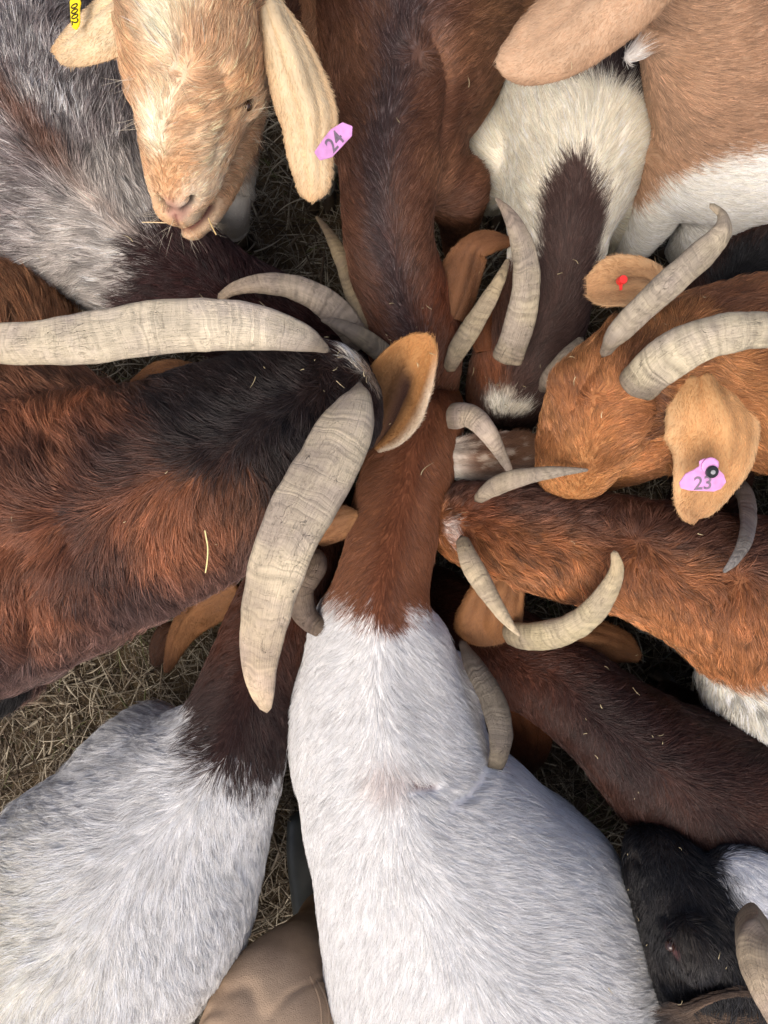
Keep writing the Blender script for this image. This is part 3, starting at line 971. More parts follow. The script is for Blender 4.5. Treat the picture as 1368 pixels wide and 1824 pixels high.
horn(lg, [(640, 686, .83, 7), (636, 712, .845, 30), (618, 762, .865, 50), (578, 846, .885, 58), (530, 930, .895, 57), (494, 1020, .895, 52), (473, 1110, .89, 44), (464, 1180, .885, 34), (468, 1230, .88, 24), (474, 1262, .875, 11)],
     0.55, rgb(198, 182, 154), rgb(222, 196, 160), roll=R(-10), keel=0.16, rings=0.24, ridges=0.6, slim=0.94)
ear(lg, [(345, 672, .70, 22), (300, 672, .68, 34), (262, 682, .66, 34), (235, 690, .64, 18)], ear_col(rgb(130, 88, 54), edge=rgb(160, 114, 72)), cup=0.5)

# ---------------------------------------------------------------- grey roan goat (upper left)
def col_roan(x):
    Pt = x['P']; s = x['s'] + (fbm(Pt, 24, 44, 3) - 0.5) * 0.5
    n = fbm(Pt, 60, 12, 2); n1 = fbm(Pt, 10, 19, 3)
    r = RNG.random(len(Pt))
    c = const(rgb(142, 132, 130), len(Pt))
    c = mix(c, rgb(226, 222, 216), smooth(0.38, 0.7, n * 0.5 + r * 0.5))
    c = mix(c, rgb(84, 62, 58), smooth(0.55, 0.85, n1 * 0.6 + r * 0.4) * 0.9)
    c = mix(c, rgb(132, 88, 62), np.exp(-((x['lat'] + 0.05) / 0.09) ** 2) * smooth(1.2, 2.0, s) * 0.8)
    c = mix(c, rgb(220, 212, 202), smooth(3.9, 4.6, s) * 0.6)
    c = mix(c, rgb(82, 66, 66), smooth(0.35, 0.9, -x['lat']) * 0.65 * (r > 0.4))
    neck = mott(const(rgb(64, 38, 36), len(Pt)), Pt, 20, 0.5)
    return mix(c, neck, smooth(5.0, 5.15, s))
bgt = goat('grey roan goat with a dark maroon neck at the upper left',
    [(-330, -190, .66, 240, .19), (-150, 10, .69, 262, .2), (-10, 165, .705, 250, .2), (95, 285, .70, 222, .18), (185, 390, .68, 172, .15),
     (275, 468, .65, 116, .11), (380, 530, .61, 98, .09), (480, 575, .56, 84, .082), (575, 612, .51, 72, .075), (640, 635, .46, 62, .07)],
    col_roan, head=[(640, 635, .46, 62, .07), (680, 670, .33, 50, .06), (690, 720, .2, 36, .045)],
    autolegs=(1.0, 3.6), fur=[(0, .034), (4.3, .032), (5, .022), (9, .012)], part=0.9, lie=0.34, ridge=0.014, rough=0.30, rad=0.0004, clump=(0.05, 0.75, 0.22))
horn(bgt, [(640, 612, .54, 24), (612, 572, .58, 28), (572, 536, .61, 27), (520, 512, .63, 23), (465, 506, .64, 19), (420, 514, .64, 13), (392, 530, .63, 8)], 0.75, HORN_GREY, rgb(182, 160, 132))
horn(bgt, [(712, 655, .54, 20), (672, 622, .58, 20), (632, 594, .61, 17), (600, 578, .62, 11), (574, 570, .62, 4)], 0.75, rgb(160, 146, 122), rgb(160, 146, 122))

# ---------------------------------------------------------------- brown goat with dark stripe (top centre)
def col_stripe(x):
    Pt = x['P']
    n = fbm(Pt, 12, 9, 3)
    c = mix(const(rgb(116, 78, 58), len(Pt)), rgb(148, 104, 76), smooth(0.45, 0.75, n))
    c = mix(c, rgb(150, 112, 80), smooth(0.25, 0.8, -x['lat']) * (1 - smooth(2.6, 4.0, x['s'])) * 0.7)
    st = np.exp(-((x['lat'] - 0.12 + (n - 0.5) * 0.5) / 0.36) ** 2)
    c = mix(c, rgb(66, 52, 54), st * 0.9)
    c = mix(c, rgb(116, 68, 46), smooth(6.2, 7.4, x['s']) * 0.5 * (1 - st))
    c = mix(c, rgb(124, 66, 36), near(Pt, 800, 540, .55, 0.06, 0.5) * 0.7)
    r = RNG.random(len(Pt))
    c = mix(c, rgb(150, 136, 134), (r > 0.86) * st * 0.5)
    return mott(c, Pt, 40, 0.4)
cg = goat('brown goat with a dark stripe down its back at the top centre',
    [(790, -330, .70, 215, .2), (775, -130, .72, 214, .2), (752, 10, .725, 196, .19), (728, 130, .72, 160, .17), (702, 240, .705, 112, .13),
     (692, 340, .685, 86, .1), (692, 430, .655, 78, .088), (710, 520, .61, 84, .085), (735, 600, .56, 86, .082), (748, 655, .50, 76, .075)],
    col_stripe, head=[(748, 655, .50, 76, .075), (752, 715, .36, 56, .06), (745, 745, .22, 38, .05)],
    extra=[ellipsoid(P(752, 205, .50), (0.066, 0.17, 0.155), R(10)), ellipsoid(P(512, -30, .50), (0.07, 0.14, 0.16), R(-6)), ellipsoid(P(850, -15, .53), (0.13, 0.14, 0.15), R(30))],
    creases=[([(770, 60, .73), (800, 150, .72), (790, 260, .66)], 0.016, 0.008, None), ([(552, -40, .62), (553, 60, .60), (560, 150, .58)], 0.010, 0.012, None)],
    autolegs=(0.8,), legs=[[(815, 330, .50, .055), (816, 390, .34, .042), (812, 440, .18, .028), (815, 470, .055, .022)], [(640, 250, .48, .055), (650, 300, .3, .036), (660, 330, .055, .022)]],
    fur=[(0, .024), (5, .02), (7, .018), (10, .012)], part=0.8, lie=0.24, rough=0.28, ridge=0.006, smooth_it=22, sleek=0.5,
    swirl=[((748, 90, .71), 0.03, 0)])
horn(cg, [(644, 590, .55, 14), (634, 545, .56, 17), (620, 495, .55, 16), (603, 450, .53, 14), (585, 415, .50, 9), (564, 386, .47, 3)], 0.7, rgb(176, 156, 122), rgb(156, 134, 104))
horn(cg, [(800, 655, .53, 12), (815, 622, .56, 19), (840, 582, .58, 20), (866, 540, .60, 17), (890, 497, .61, 11), (904, 463, .61, 4)], 0.7, rgb(176, 160, 130), rgb(180, 160, 128), roll=R(10))
ear(cg, [(800, 565, .53, 30), (815, 520, .54, 40), (832, 470, .55, 36), (850, 438, .56, 24), (880, 428, .55, 20), (910, 430, .53, 8)],
    ear_col(rgb(128, 88, 60), edge=rgb(150, 106, 72), mott=0.4), cup=0.6, roll=R(-10), wave=0.35)

# ---------------------------------------------------------------- white goat with dark saddle neck (top right of centre)
def col_saddle(x):
    Pt = x['P']; s = x['s'] + (fbm(Pt, 34, 24, 3) - 0.5) * 0.4
    c = mott(const(rgb(238, 230, 212), len(Pt)), Pt, 9, 0.12, 6)
    dk = mott(const(rgb(80, 60, 54), len(Pt)), Pt, 22, 0.5)
    dk = mix(dk, rgb(104, 64, 40), smooth(0.45, 0.9, x['lat']) * 0.6)
    wid = 0.56 + 0.9 * smooth(5.7, 6.6, s)
    inside = 1 - smooth(wid - 0.06, wid + 0.10, np.abs(x['lat'] + 0.08) + (fbm(Pt, 60, 5, 2) - 0.5) * 0.3)
    c = mix(c, dk, smooth(4.95, 5.1, s + 0.3 * np.exp(-((x['lat'] - 0.05) / 0.3) ** 2)) * inside)
    c = mix(c, rgb(62, 50, 50), smooth(3.85, 3.65, s) * (1 - smooth(0.5, 0.7, np.abs(x['lat']))))
    c = mix(c, rgb(96, 76, 60), near(Pt, 1105, 440, .2, 0.05, 0.5) * 0.8)
    return c
dg_ = goat('cream-white goat with a dark-brown neck patch, right of the striped brown goat',
    [(1075, -230, .58, 150, .17), (1054, -60, .60, 156, .17), (1040, 70, .625, 158, .175), (1030, 190, .64, 150, .17), (1020, 290, .64, 128, .15),
     (998, 390, .62, 94, .105), (984, 480, .595, 80, .09), (960, 570, .56, 84, .085), (930, 640, .53, 86, .082)],
    col_saddle, head=[(930, 640, .53, 86, .082), (905, 690, .48, 76, .075), (893, 738, .37, 58, .062), (880, 765, .24, 42, .05)],
    extra=[ellipsoid(P(902, 262, .41), (0.038, 0.10, 0.12), R(-8))],
    autolegs=(0.6,), legs=[[(885, 250, .46, .06), (876, 310, .36, .05), (872, 345, .25, .040), (880, 360, .14, .028), (885, 362, .055, .022)], [(1100, 330, .46, .055), (1092, 400, .34, .042), (1080, 440, .2, .03), (1070, 450, .055, .022)]],
    fur=[(0, .030), (3.2, .030), (3.6, .026), (6, .020), (8, .018), (11, .012)], part=0.55, lie=0.24, rough=0.26, ridge=0.008, skin=0.9, rad=0.00027, clump=(0.13, 0.6, 0.07), sleek=0.5,
    spots=[(865, 660, .038, .4, rgb(140, 86, 56), .9), (890, 722, .026, .35, rgb(236, 230, 216), 1), (925, 728, .020, .35, rgb(232, 224, 208), 1), (905, 700, .012, .5, rgb(226, 214, 196), .8)])
horn(dg_, [(902, 640, .575, 29), (920, 590, .61, 29), (934, 530, .64, 27), (936, 470, .66, 25), (922, 415, .67, 19), (903, 378, .67, 11), (884, 354, .665, 3)], 0.72, rgb(188, 174, 148), rgb(182, 162, 140), roll=R(8))
horn(dg_, [(966, 692, .50, 12), (985, 668, .53, 20), (1012, 635, .55, 18), (1035, 605, .55, 8)], 0.75, rgb(168, 154, 130))
ear(dg_, [(870, 625, .50, 22), (868, 590, .50, 30), (880, 560, .49, 26), (890, 535, .48, 8)], ear_col(rgb(110, 66, 40), mott=0.4), cup=0.4)

# ---------------------------------------------------------------- tan-and-white goat (top right), head above the frame
def col_tanwhite(x):
    Pt = x['P']
    n = fbm(Pt, 22, 3, 3)
    c = mott(const(rgb(240, 236, 226), len(Pt)), Pt, 9, 0.08, 6)
    t = mott(const(rgb(188, 152, 122), len(Pt)), Pt, 16, 0.35)
    t = mix(t, rgb(168, 130, 102), smooth(0.0, 0.5, (Pt[:, 0] - P(1230, 0, .8)[0]) / 0.25) * 0.3)
    edge = P(1250, 262, .70)[1]
    y = Pt[:, 1] + (n - 0.5) * 0.035 - 0.12 * np.clip(P(1230, 0, .7)[0] - Pt[:, 0], 0, 1)
    up = smooth(edge - 0.006, edge + 0.006, y) * smooth(0.44, 0.50, Pt[:, 2])
    c = mix(c, t, up)
    c = mix(c, rgb(120, 96, 74), near(Pt, 1125, 445, .30, 0.03, 0.5) * 0.8)
    c = mix(c, rgb(240, 232, 222), near(Pt, 1118, 102, .782, 0.022, 0.25))
    return c
eg = goat('tan goat with a white chest at the top right, one long tan ear hanging in',
    [(2050, 260, .64, 170, .18), (1800, 235, .68, 200, .2), (1560, 225, .70, 205, .2), (1400, 232, .69, 175, .19), (1295, 252, .64, 112, .15), (1245, 268, .57, 66, .09)],
    col_tanwhite,
    extra=[tube(*[a for a in stations([(1330, 205, .71, 170, .13), (1300, 110, .79, 160, .12), (1265, 0, .87, 140, .1), (1215, -110, .95, 115, .09), (1160, -200, 1.0, 105, .085)])[:3]]),
           tube(*[a for a in stations([(1160, -200, 1.0, 105, .085), (1090, -290, .99, 95, .08), (1020, -380, .93, 70, .065), (975, -440, .88, 50, .05)])[:3]]),
           ellipsoid(P(1325, 278, .56), (0.165, 0.105, 0.14)),
           tube(np.array([P(1190, 50, .80), P(1160, 74, .79), P(1135, 92, .785), P(1115, 104, .78)]), np.array([.019, .018, .017, .014]), np.array([.019, .018, .017, .014]), 12)],
    autolegs=(0.6,), legs=[[(1205, 270, .56, .06), (1178, 335, .50, .050), (1160, 388, .43, .042), (1138, 425, .36, .037), (1122, 448, .28, .033), (1114, 456, .16, .030), (1112, 458, .055, .024)],
                           [(1300, 350, .50, .06), (1262, 400, .42, .050), (1232, 430, .32, .042), (1215, 445, .20, .032), (1210, 450, .055, .024)]],
    fur=[(0, .016), (6, .016)], part=0.2, lie=0.2, rough=0.16, voxel=0.008, rad=0.00027, clump=(0.15, 0.5, 0.07), sleek=0.35)
ear(eg, [(1190, -85, .93, 60), (1130, -42, .93, 74), (1060, 8, .92, 80), (990, 58, .905, 76), (935, 92, .89, 58), (900, 108, .88, 32), (886, 114, .875, 8)],
    ear_col(rgb(198, 166, 136), edge=rgb(176, 142, 112), mott=0.5), cup=0.3, fold=0.03)

# ---------------------------------------------------------------- orange-brown goat with pink tag 23 (right)
def col_orange(x):
    Pt = x['P']
    n = fbm(Pt, 20, 9, 3)
    c = mix(const(rgb(160, 108, 68), len(Pt)), rgb(192, 138, 88), smooth(0.4, 0.7, n))
    dor = np.exp(-((x['lat'] - 0.6) / 0.4) ** 2) * (1 - smooth(4.2, 4.8, x['s']))
    c = mix(c, rgb(114, 74, 54), dor * 0.8)
    return c
fg = goat('orange-brown horned goat with pink tag 23 in its ear, at the right',
    [(1900, 690, .72, 250, .2), (1680, 680, .75, 235, .19), (1500, 668, .78, 200, .16), (1350, 665, .795, 165, .13), (1230, 665, .80, 140, .115), (1140, 668, .80, 116, .1)],
    col_orange, head=[(1150, 640, .805, 84, .08), (1108, 676, .815, 92, .085), (1070, 722, .80, 96, .085), (1040, 780, .745, 84, .08), (1020, 830, .69, 68, .068), (1008, 862, .645, 50, .05)],
    extra=[ellipsoid(P(1150, 775, .64), (0.085, 0.05, 0.07), R(35)), ellipsoid(P(1138, 735, .745), (0.04, 0.028, 0.03), R(-60)), ellipsoid(P(1012, 680, .755), (0.032, 0.026, 0.03), R(60)),
           tube(*stations([(1190, 780, .65, 60, .06), (1115, 812, .62, 56, .055), (1065, 838, .595, 44, .045), (1035, 855, .575, 34, .035)])[:3])],
    creases=[([(1172, 695), (1174, 735), (1160, 765), (1144, 788)], 0.009, 0.016, None), ([(1075, 628), (1052, 668), (1030, 705), (1018, 735)], 0.008, 0.006, None),
             ([(1180, 795), (1120, 830), (1070, 850)], 0.012, 0.005, None)],
    spots=[(1130, 640, .034, .5, rgb(104, 66, 44), .75), (1174, 712, .018, .6, rgb(86, 52, 34), .95), (1170, 745, .016, .6, rgb(86, 52, 34), .95), (1155, 780, .014, .6, rgb(92, 56, 36), .9), (1035, 695, .020, .6, rgb(120, 74, 46), .6),  # dark spots along the brow fold paint its shadow into the coat
           (1010, 860, .040, .5, rgb(206, 148, 92), .6), (1190, 800, .05, .5, rgb(204, 140, 88), .5), (1090, 720, .05, .6, rgb(196, 130, 80), .4)],
    autolegs=(0.6, 2.2), fur=[(0, .026), (3.5, .022), (5, .020), (6.2, .017), (8, .013), (10, .007)], part=0.6, lie=0.34, rough=0.42, voxel=0.006, smooth_it=14, rad=0.00032, density=1.25,
    swirl=[((1050, 700, .81), 0.03, 0)])
horn(fg, [(1078, 628, .83, 12), (1102, 592, .86, 23), (1150, 543, .89, 27), (1205, 492, .91, 28), (1255, 447, .92, 27), (1286, 412, .925, 20), (1287, 384, .92, 11), (1268, 366, .915, 7)], 0.7, rgb(180, 166, 142), rgb(196, 178, 146), roll=R(-15))
horn(fg, [(1132, 688, .82, 38), (1168, 652, .86, 43), (1220, 618, .895, 43), (1290, 594, .915, 40), (1368, 588, .92, 35), (1450, 606, .91, 27), (1520, 650, .88, 17), (1560, 700, .86, 6)], 0.75, rgb(204, 190, 160), rgb(200, 186, 156), roll=R(10))
TAGEAR_F = [(1255, 670, .79, 50), (1268, 715, .80, 74), (1282, 765, .79, 86), (1278, 815, .775, 74), (1258, 865, .755, 56), (1242, 902, .74, 40), (1236, 920, .735, 24), (1234, 929, .73, 8)]
ear(fg, TAGEAR_F, ear_col(rgb(204, 158, 108), edge=rgb(214, 176, 130), tip=rgb(190, 148, 106), mott=0.45), cup=0.30, fold=0.05, wave=0.22)
ear(fg, [(1170, 545, .79, 26), (1150, 510, .80, 40), (1110, 505, .795, 46), (1075, 508, .785, 40), (1046, 512, .775, 18)],
    ear_col(rgb(178, 138, 98), edge=rgb(196, 158, 116), mott=0.3), cup=-0.35)

# ---------------------------------------------------------------- brown goat with curved small horns facing left (right of centre)
def col_right(x):
    Pt = x['P']; s = x['s']
    n = fbm(Pt, 14, 29, 3)
    c = mix(const(rgb(152, 98, 62), len(Pt)), rgb(186, 126, 80), smooth(0.45, 0.7, n))
    top = smooth(-0.1, 0.5, x['lat'] + (n - 0.5) * 0.7)
    c = mix(c, rgb(92, 64, 56), top * 0.85)  # mauve upper side, with the shade away from the sun painted in
    c = mix(c, rgb(194, 136, 88), smooth(-0.2, -0.7, x['lat']) * 0.6)  # orange lower side, with the sunlight on it painted in
    c = mix(c, rgb(226, 218, 204), 1 - smooth(0.40, 0.46, Pt[:, 2]))
    wht = smooth(-0.02, 0.02, P(0, 1178, .62)[1] - Pt[:, 1] + (n - 0.5) * 0.05) * (1 - smooth(3.3, 3.6, s))
    c = mix(c, rgb(232, 226, 212), wht)
    return mott(c, Pt, 45, 0.4)
gg = goat('shaggy orange-brown goat facing left, thin horn across its neighbour\'s muzzle',
    [(1950, 1260, .66, 230, .2), (1720, 1200, .71, 240, .2), (1520, 1140, .73, 220, .19), (1390, 1090, .735, 172, .165), (1260, 1040, .725, 126, .125),
     (1130, 995, .705, 102, .1), (1010, 968, .685, 94, .09), (910, 948, .65, 88, .085), (850, 935, .61, 78, .08)],
    col_right, head=[(850, 935, .61, 78, .08), (815, 925, .53, 62, .07), (790, 915, .40, 52, .06), (770, 905, .27, 38, .048)],
    extra=[ellipsoid(P(1405, 1240, .52), (0.15, 0.10, 0.15), R(-30))],
    autolegs=(0.8, 3.0), fur=[(0, .030), (3, .030), (5, .026), (7, .020), (9, .012)], part=0.8, lie=0.42, rough=0.44, rad=0.0004, clump=(0.05, 0.75, 0.2),
    spots=[(802, 940, .016, .5, rgb(232, 214, 204), 1), (806, 965, .010, .5, rgb(226, 206, 196), .9), (850, 900, .04, .5, rgb(136, 82, 56), .7)],
    swirl=[((1140, 960, .70), 0.05, 0), ((1330, 1020, .73), 0.04, 0)])
horn(gg, [(852, 888, .645, 10), (878, 868, .67, 18), (915, 853, .70, 18), (960, 844, .725, 14), (1005, 839, .745, 9), (1046, 837, .755, 3)], 0.75, rgb(186, 170, 142), rgb(170, 158, 140))
horn(gg, [(824, 962, .635, 13), (838, 1000, .66, 20), (862, 1042, .675, 19), (888, 1084, .685, 14), (910, 1114, .69, 8), (926, 1132, .69, 3)], 0.75, rgb(186, 168, 138), rgb(198, 178, 146))
ear(gg, [(905, 1020, .60, 34), (888, 1060, .59, 46), (875, 1100, .575, 56), (868, 1130, .56, 60), (866, 1148, .55, 52)],
    ear_col(rgb(146, 102, 66), edge=rgb(160, 114, 74), mott=0.35), cup=0.45, roll=R(-6), fold=0.09)

# ---------------------------------------------------------------- dark maroon goat (lower right)
def col_maroon(x):
    Pt = x['P']
    n = fbm(Pt, 14, 39, 3)
    c = mix(const(rgb(58, 38, 34), len(Pt)), rgb(80, 52, 43), smooth(0.4, 0.75, n))
    c = mix(c, rgb(100, 60, 40), np.exp(-((x['lat'] - 0.1) / 0.18) ** 2) * smooth(4.5, 3.0, x['s']) * 0.4)
    c = mix(c, rgb(94, 50, 30), smooth(5.2, 6.6, x['s']) * 0.7)
    return mott(c, Pt, 40, 0.5)
ig = goat('dark maroon goat at the lower right, its long neck reaching towards the middle',
    [(1850, 1680, .62, 220, .2), (1650, 1560, .65, 225, .2), (1480, 1480, .665, 195, .19), (1330, 1430, .665, 160, .165), (1200, 1375, .65, 122, .13),
     (1090, 1290, .62, 92, .1), (995, 1215, .58, 82, .088), (905, 1165, .54, 80, .082), (845, 1125, .50, 72, .075)],
    col_maroon, head=[(845, 1125, .50, 72, .075), (805, 1090, .42, 58, .065), (785, 1060, .30, 48, .058), (775, 1040, .2, 34, .045)],
    autolegs=(0.8, 3.0), fur=[(0, .026), (4, .024), (6, .018), (9, .012)], part=0.9, lie=0.30, rough=0.32)
horn(ig, [(824, 1146, .58, 8), (846, 1188, .61, 20), (876, 1242, .63, 26), (892, 1300, .64, 26), (888, 1350, .63, 20), (872, 1395, .60, 10)], 0.6, rgb(104, 95, 82), rgb(110, 100, 84), roll=R(20))  # shade on this horn is put into its darker colour
horn(ig, [(905, 1128, .57, 22), (950, 1133, .62, 28), (1005, 1122, .67, 28), (1050, 1094, .71, 26), (1082, 1052, .74, 21), (1098, 1015, .755, 14), (1094, 985, .76, 7)], 0.7, rgb(196, 180, 144), rgb(206, 184, 140))
ear(ig, [(1000, 1130, .52, 26), (1040, 1135, .51, 34), (1080, 1145, .49, 34), (1115, 1158, .47, 28), (1138, 1172, .46, 10)], ear_col(rgb(124, 86, 56), mott=0.4), cup=0.45)
ear(ig, [(905, 1215, .49, 34), (930, 1260, .46, 44), (945, 1310, .42, 42), (940, 1355, .38, 34), (925, 1390, .34, 12)], ear_col(rgb(104, 62, 38), tip=rgb(70, 42, 32), mott=0.4), cup=0.3)

# ---------------------------------------------------------------- dark goat mostly hidden under the orange-brown one
def col_hidden(x):
    Pt = x['P']; n = fbm(Pt, 14, 49, 3)
    c = mix(const(rgb(66, 40, 32), len(Pt)), rgb(88, 54, 40), smooth(0.4, 0.75, n))
    return mix(c, rgb(24, 24, 28), near(Pt, 1350, 500, .52, 0.085, 0.3))
jg = goat('dark-brown goat with a black flank, mostly hidden under the orange-brown goat',
    [(1950, 380, .50, 160, .17), (1700, 400, .53, 150, .17), (1500, 440, .55, 125, .15), (1360, 475, .53, 100, .12), (1270, 540, .47, 82, .09), (1240, 640, .43, 76, .08), (1250, 760, .43, 70, .075)],
    col_hidden, head=[(1250, 760, .43, 70, .075), (1265, 830, .44, 70, .075), (1250, 890, .42, 58, .065), (1215, 925, .36, 40, .05)],
    autolegs=(0.8, 2.6), fur=[(0, .024), (9, .015)], part=0.8, lie=0.3, rough=0.3, voxel=0.009)
horn(jg, [(1300, 850, .52, 20), (1325, 880, .60, 21), (1332, 925, .68, 19), (1326, 965, .735, 15), (1308, 998, .76, 10), (1290, 1018, .765, 4)], 0.75, rgb(160, 152, 140), rgb(150, 144, 136))

# ---------------------------------------------------------------- black goat head (bottom right corner)
def col_black(x):
    Pt = x['P']; n = fbm(Pt, 20, 59, 3)
    c = mix(const(rgb(28, 27, 30), len(Pt)), rgb(46, 42, 42), smooth(0.45, 0.75, n))
    return c
ng = goat('black goat in the bottom right corner with a white tuft beside its horn',
    [(1620, 2260, .66, 220, .18), (1510, 2080, .69, 190, .15), (1420, 1930, .72, 150, .125), (1340, 1810, .745, 132, .115), (1280, 1710, .755, 128, .11), (1225, 1620, .73, 104, .095), (1180, 1550, .69, 74, .075), (1160, 1515, .65, 52, .06)],
    col_black, extra=[ellipsoid(P(1330, 1600, .66), (0.07, 0.08, 0.06), R(30)), ellipsoid(P(1235, 1690, .735), (0.035, 0.045, 0.035), R(20))],
    creases=[([(1188, 1660, .75), (1192, 1680, .755), (1203, 1702, .75)], 0.005, 0.006, rgb(150, 96, 96)), ([(1140, 1530, .66), (1128, 1520, .64)], 0.005, 0.006, rgb(60, 54, 50)),
             ([(1183, 1625, .74), (1195, 1645, .755), (1220, 1690, .77), (1225, 1720, .77)], 0.008, 0.006, None)],
    autolegs=(0.5, 1.5), fur=[(0, .028), (3.5, .026), (5, .018), (8, .010)], part=0.4, lie=0.36, rough=0.42, voxel=0.006,
    spots=[(1352, 1562, .044, .25, rgb(240, 240, 242), 1), (1312, 1540, .018, .4, rgb(236, 236, 238), .95), (1362, 1605, .024, .4, rgb(236, 236, 238), .9), (1215, 1690, .022, .6, rgb(74, 68, 62), .5), (1192, 1735, .009, .5, rgb(110, 100, 90), .6), (1124, 1520, .010, .5, rgb(100, 92, 84), .6)])
horn(ng, [(1340, 1645, .80, 40), (1346, 1690, .845, 44), (1364, 1745, .87, 40), (1392, 1805, .88, 32), (1420, 1860, .87, 20), (1435, 1905, .86, 6)], 0.8, rgb(182, 162, 134), rgb(206, 184, 144), roll=R(10))
ear(ng, [(1400, 1800, .74, 40), (1340, 1800, .745, 46), (1280, 1800, .74, 44), (1225, 1812, .73, 40), (1180, 1815, .72, 16)],
    ear_col(rgb(128, 106, 88), edge=rgb(96, 80, 68), mott=1.2, tip=rgb(40, 36, 36)), cup=-0.5, furlen=0.016, wave=0.3)

# ---------------------------------------------------------------- tan goat looking up (top left), tags 0002 and 24
def col_tan(x):
    Pt = x['P']; n = fbm(Pt, 30, 69, 3)
    c = mix(const(rgb(214, 174, 134), len(Pt)), rgb(230, 198, 162), smooth(0.4, 0.7, n))
    blaze = np.exp(-((x['lat'] - 0.14 + (n - 0.5) * 0.5) / 0.30) ** 2) * smooth(4.6, 5.0, x['s']) * smooth(10.5, 9.0, x['s'])
    c = mix(c, rgb(242, 230, 204), np.clip(blaze * 1.15, 0, 1))
    low = 1 - smooth(0.60, 0.68, Pt[:, 2])
    c = mix(c, rgb(150, 96, 62), low * 0.7)
    c = mix(c, rgb(228, 222, 210), 1 - smooth(0.42, 0.47, Pt[:, 2]))
    return c
ag = goat('tan goat with a cream blaze, head raised, tagged in both ears',
    [(620, -760, .66, 190, .18), (560, -560, .69, 210, .19), (480, -380, .74, 190, .17), (420, -240, .84, 140, .12), (372, -110, .93, 112, .095)],
    col_tan, head=[(356, -60, .985, 112, .09), (350, 10, 1.005, 124, .09), (345, 80, 1.0, 128, .088), (344, 140, .985, 118, .082), (341, 200, .957, 94, .074), (333, 255, .92, 77, .062), (326, 305, .885, 66, .05), (318, 345, .855, 51, .04), (315, 366, .836, 42, .03)],
    extra=[ellipsoid(P(430, 165, .892), (0.024, 0.034, 0.030), R(-10)), ellipsoid(P(262, 160, .892), (0.022, 0.034, 0.030), R(10)),
           tube(*stations([(424, 100, .885, 62, .062), (414, 190, .855, 54, .056), (398, 260, .82, 52, .046), (374, 325, .79, 48, .036), (352, 375, .772, 40, .028), (338, 402, .762, 28, .02)])[:3]),
           ellipsoid(P(312, 374, .815), (0.0235, 0.015, 0.018)), ellipsoid(P(338, 362, .81), (0.016, 0.018, 0.018)),
           ellipsoid(P(452, 40, .88), (0.03, 0.055, 0.05), R(-10))],
    creases=[([(285, 358), (289, 368), (300, 373)], 0.0048, 0.014, rgb(34, 18, 18)), ([(344, 355), (342, 366), (332, 373)], 0.0048, 0.014, rgb(34, 18, 18)),
             ([(312, 385), (314, 394), (318, 402)], 0.003, 0.004, rgb(150, 104, 92)),
             ([(303, 404), (318, 410), (338, 409), (357, 399), (368, 386), (378, 370)], 0.005, 0.010, rgb(120, 76, 66)),
             ([(430, 195), (441, 190), (453, 182)], 0.005, 0.006, rgb(70, 46, 32)), ([(420, 182), (430, 172), (446, 168)], 0.005, 0.004, None), ([(418, 200), (408, 218), (402, 232)], 0.006, 0.005, rgb(190, 146, 100)),
             ([(327, 70), (325, 95), (318, 120), (312, 128)], 0.004, 0.005, None), ([(462, 30), (466, 70), (468, 100)], 0.009, 0.010, rgb(164, 124, 96)), ([(392, 130), (402, 175), (398, 230), (385, 280)], 0.012, 0.004, None)],
    spots=[(316, 372, .020, .35, rgb(186, 142, 126), .9), (425, 165, .026, .5, rgb(220, 176, 130), .8), (380, 290, .022, .5, rgb(238, 222, 194), .7), (360, 250, .020, .6, rgb(238, 220, 190), .5), (345, 385, .012, .5, rgb(232, 208, 176), .7), (325, 425, .012, .5, rgb(206, 160, 140), .7),
           (345, 350, .022, .5, rgb(240, 222, 196), .7), (385, 330, .018, .5, rgb(236, 214, 186), .7), (300, 335, .020, .5, rgb(218, 172, 128), .6), (300, 300, .016, .5, rgb(224, 180, 134), .5), (465, 60, .03, .5, rgb(200, 150, 108), .5), (255, 120, .03, .6, rgb(218, 168, 118), .6)],
    bare=[((306, 372), 0.011), ((326, 372), 0.011), ((316, 382), 0.010)],
    autolegs=(0.5,), legs=[[(450, -60, .60, .06), (430, 120, .50, .048), (412, 290, .42, .042), (410, 370, .36, .040), (411, 398, .28, .037), (412, 400, .15, .030), (412, 402, .055, .023)],
                           [(560, -60, .58, .06), (566, 150, .42, .045), (570, 280, .28, .034), (570, 320, .15, .026), (570, 335, .055, .023)]],
    fur=[(0, .022), (4, .022), (4.6, .022), (7, .018), (9, .013), (11, .008), (12.5, .004)], part=0.7, lie=0.30, rough=0.40, voxel=0.0036, smooth_it=12, rad=0.00026, density=1.5, skin=0.85,
    swirl=[((325, 115, .995), 0.035, 0)])
TAN_EAR = ear_col(rgb(226, 204, 168), edge=rgb(216, 186, 146), tip=rgb(214, 180, 136), mott=0.45)
ear(ag, [(250, -10, .96, 50), (212, 22, .955, 60), (175, 46, .945, 58), (143, 66, .93, 50), (118, 80, .915, 36), (104, 87, .905, 20), (98, 90, .90, 5)], TAN_EAR, cup=0.22)
EAR24 = [(480, 5, .93, 22), (506, 70, .93, 40), (530, 140, .915, 50), (548, 205, .895, 53), (551, 265, .875, 43), (556, 310, .86, 35), (556, 336, .85, 29), (556, 350, .845, 18), (556, 357, .842, 5)]
ear(ag, EAR24, TAN_EAR, cup=0.38, fold=0.08, wave=0.2)

